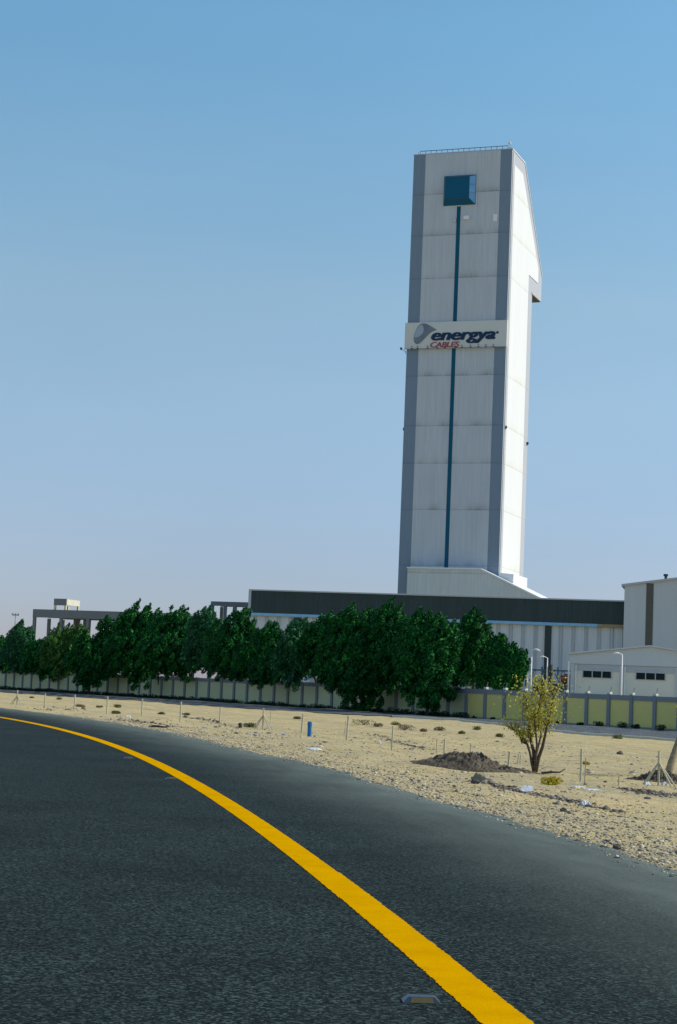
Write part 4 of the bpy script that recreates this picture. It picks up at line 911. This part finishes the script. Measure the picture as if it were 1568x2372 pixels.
# lamp posts
def lamp(x, ytop, ybase, Yd, side, label, armpx=9):
    a = at(x, ytop, Yd); t = thing('lamp_post', label, 'lamp post', (a.x, a.y, -.9), 0, 'lamp posts behind the boundary wall'); k = Yd/FPX; h = a.z+.9
    MB().tube([(0, 0, 0), (0, 0, h*.5), (0, 0, h)], [.10, .085, .06], 10).obj('pole', M['white_paint'], t, smooth=True)
    MB().box(-.2, .2, -.2, .2, 0, .05).obj('base_plate', M['steel'], t)
    MB().tube([(0, 0, h-.03), (side*armpx*k*.5, 0, h+2.5*k), (side*armpx*k*.8, 0, h+2*k)], .04, 8).obj('arm', M['white_paint'], t, smooth=True)
    x0 = side*armpx*k*.55; hd = MB(); L_ = side*.62
    sec = [(x0, .03, .05), (x0+L_*.25, .11, .09), (x0+L_*.7, .14, .10), (x0+L_, .07, .04)]
    zc_ = h+2.4*k; b = MB(); n_ = 8
    for (xx, wy, hz), dz in zip(sec, (0, .06, .05, -.02)):
        for q_ in range(n_):
            an = 2*math.pi*q_/n_; b.v.append((xx, wy*math.cos(an), zc_+dz-abs(xx-x0)*.12+hz*math.sin(an)*.8))
    for s_ in range(3):
        for q_ in range(n_): b.f.append((s_*n_+q_, s_*n_+(q_+1) % n_, (s_+1)*n_+(q_+1) % n_, (s_+1)*n_+q_))
    b.f.append(tuple(range(n_))); b.f.append(tuple(range(3*n_, 4*n_))[::-1]); b.obj('lamp_head', M['white_paint'], t, smooth=True)
lamp(1230.5, 1507, 1600, 165, 1, 'white lamp post with its head to the right, left of the other lamp posts', 7)
lamp(1267, 1524, 1600, 205, -1, 'thin lamp post, head to the left, between the leftmost one and the workshop', 12)
lamp(1440, 1516, 1610, 172, -1, 'lamp post with its head to the left, standing in front of the gabled workshop', 12)
lamp(1222, 1533, 1600, 235, -1, 'faint far lamp post behind the leftmost one', 8)

# ------------------------------------------------------------------ unfinished concrete frames
def frame_building(name, label, x, y, Yd, rot, L, D, zslab, beam, fronts, depth_rows, lower=None, grp=None):
    a = at(x, y, Yd); z = a.z+.9; t = thing(name, label, 'building', (a.x, a.y, -.9), -rot, grp)
    MB().box(0, L, 0, D, z-.35, z).obj('roof', M['concrete'], t)
    b = MB(); b.box(-.02, L+.02, -.03, .42, z-beam, z+.02); b.obj('beam', M['concrete'], t)
    for r_ in depth_rows[1:]: MB().box(.1, L-.1, r_, r_+.35, z-beam*.9, z-.36).obj('beam', M['concrete'], t)
    for r_ in depth_rows:
        for f_ in fronts:
            if f_ < L: MB().box(f_, f_+.55, r_+.02, r_+.45, 0, z-beam+.02).obj('column', M['concrete'], t)
    for zz in (lower or []):
        MB().box(0, L, .5, D, zz-.3, zz).obj('floor_slab', M['concrete'], t)
    return t, z
fa = math.radians(17)
fb, zf_ = frame_building('concrete_frame', 'unfinished open concrete frame building with a small rooftop frame, far left', 78, 1411, 330, fa, 30.5, 13, 0, 1.45, (0, 5.3, 10.6, 15.9, 21.2, 26.5), (0, 6, 12), [5.6+.9-.9])
MB().box(2.6, 3.7, 12.2, 12.6, 0, zf_-1.0).obj('infill_wall', M['concrete'], fb)
MB().box(7.2, 8.6, 6.1, 6.5, 0, zf_-1.2).obj('infill_wall', M['concrete'], fb)
MB().box(3.6, 6.2, 9, 9.3, zf_-3.6, zf_-3.0).obj('beam', M['concrete'], fb)
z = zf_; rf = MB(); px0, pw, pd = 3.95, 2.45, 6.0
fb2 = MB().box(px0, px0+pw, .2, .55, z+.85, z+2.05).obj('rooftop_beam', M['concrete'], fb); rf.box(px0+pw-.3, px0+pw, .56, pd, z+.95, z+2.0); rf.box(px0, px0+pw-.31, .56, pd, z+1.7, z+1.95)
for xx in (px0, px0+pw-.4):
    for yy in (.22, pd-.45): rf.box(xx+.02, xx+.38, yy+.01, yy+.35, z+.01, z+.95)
rf.obj('rooftop_frame', M['concrete_pale'], fb, label='small rooftop frame, sunlight painted in as paler concrete')  # same concrete as the building; sunlight is put into the paler colour
frame_building('concrete_frame', 'second unfinished concrete frame, smaller, just left of the dark-banded warehouse', 490, 1393, 345, fa, 8.5, 8, 0, .8, (0, 2.6, 4.6, 7.6), (0, 5), None)
# floodlight mast
p = at(37, 1424, 330); mt_ = thing('floodlight_mast', 'very thin distant floodlight mast above the trees at the far left', 'mast', (p.x, p.y, -.9)); h = p.z+.9
MB().tube([(0, 0, 0), (0, 0, h)], [.14, .06], 6).obj('pole', M['steel'], mt_)
b_ = MB(); b_.box(-.55, .55, -.08, .08, h-.15, h)
for a_ in (-.5, 0, .5): b_.box(a_-.15, a_+.15, -.2, .1, h-.1, h+.22)
b_.obj('lamp_bar', M['steel'], mt_)
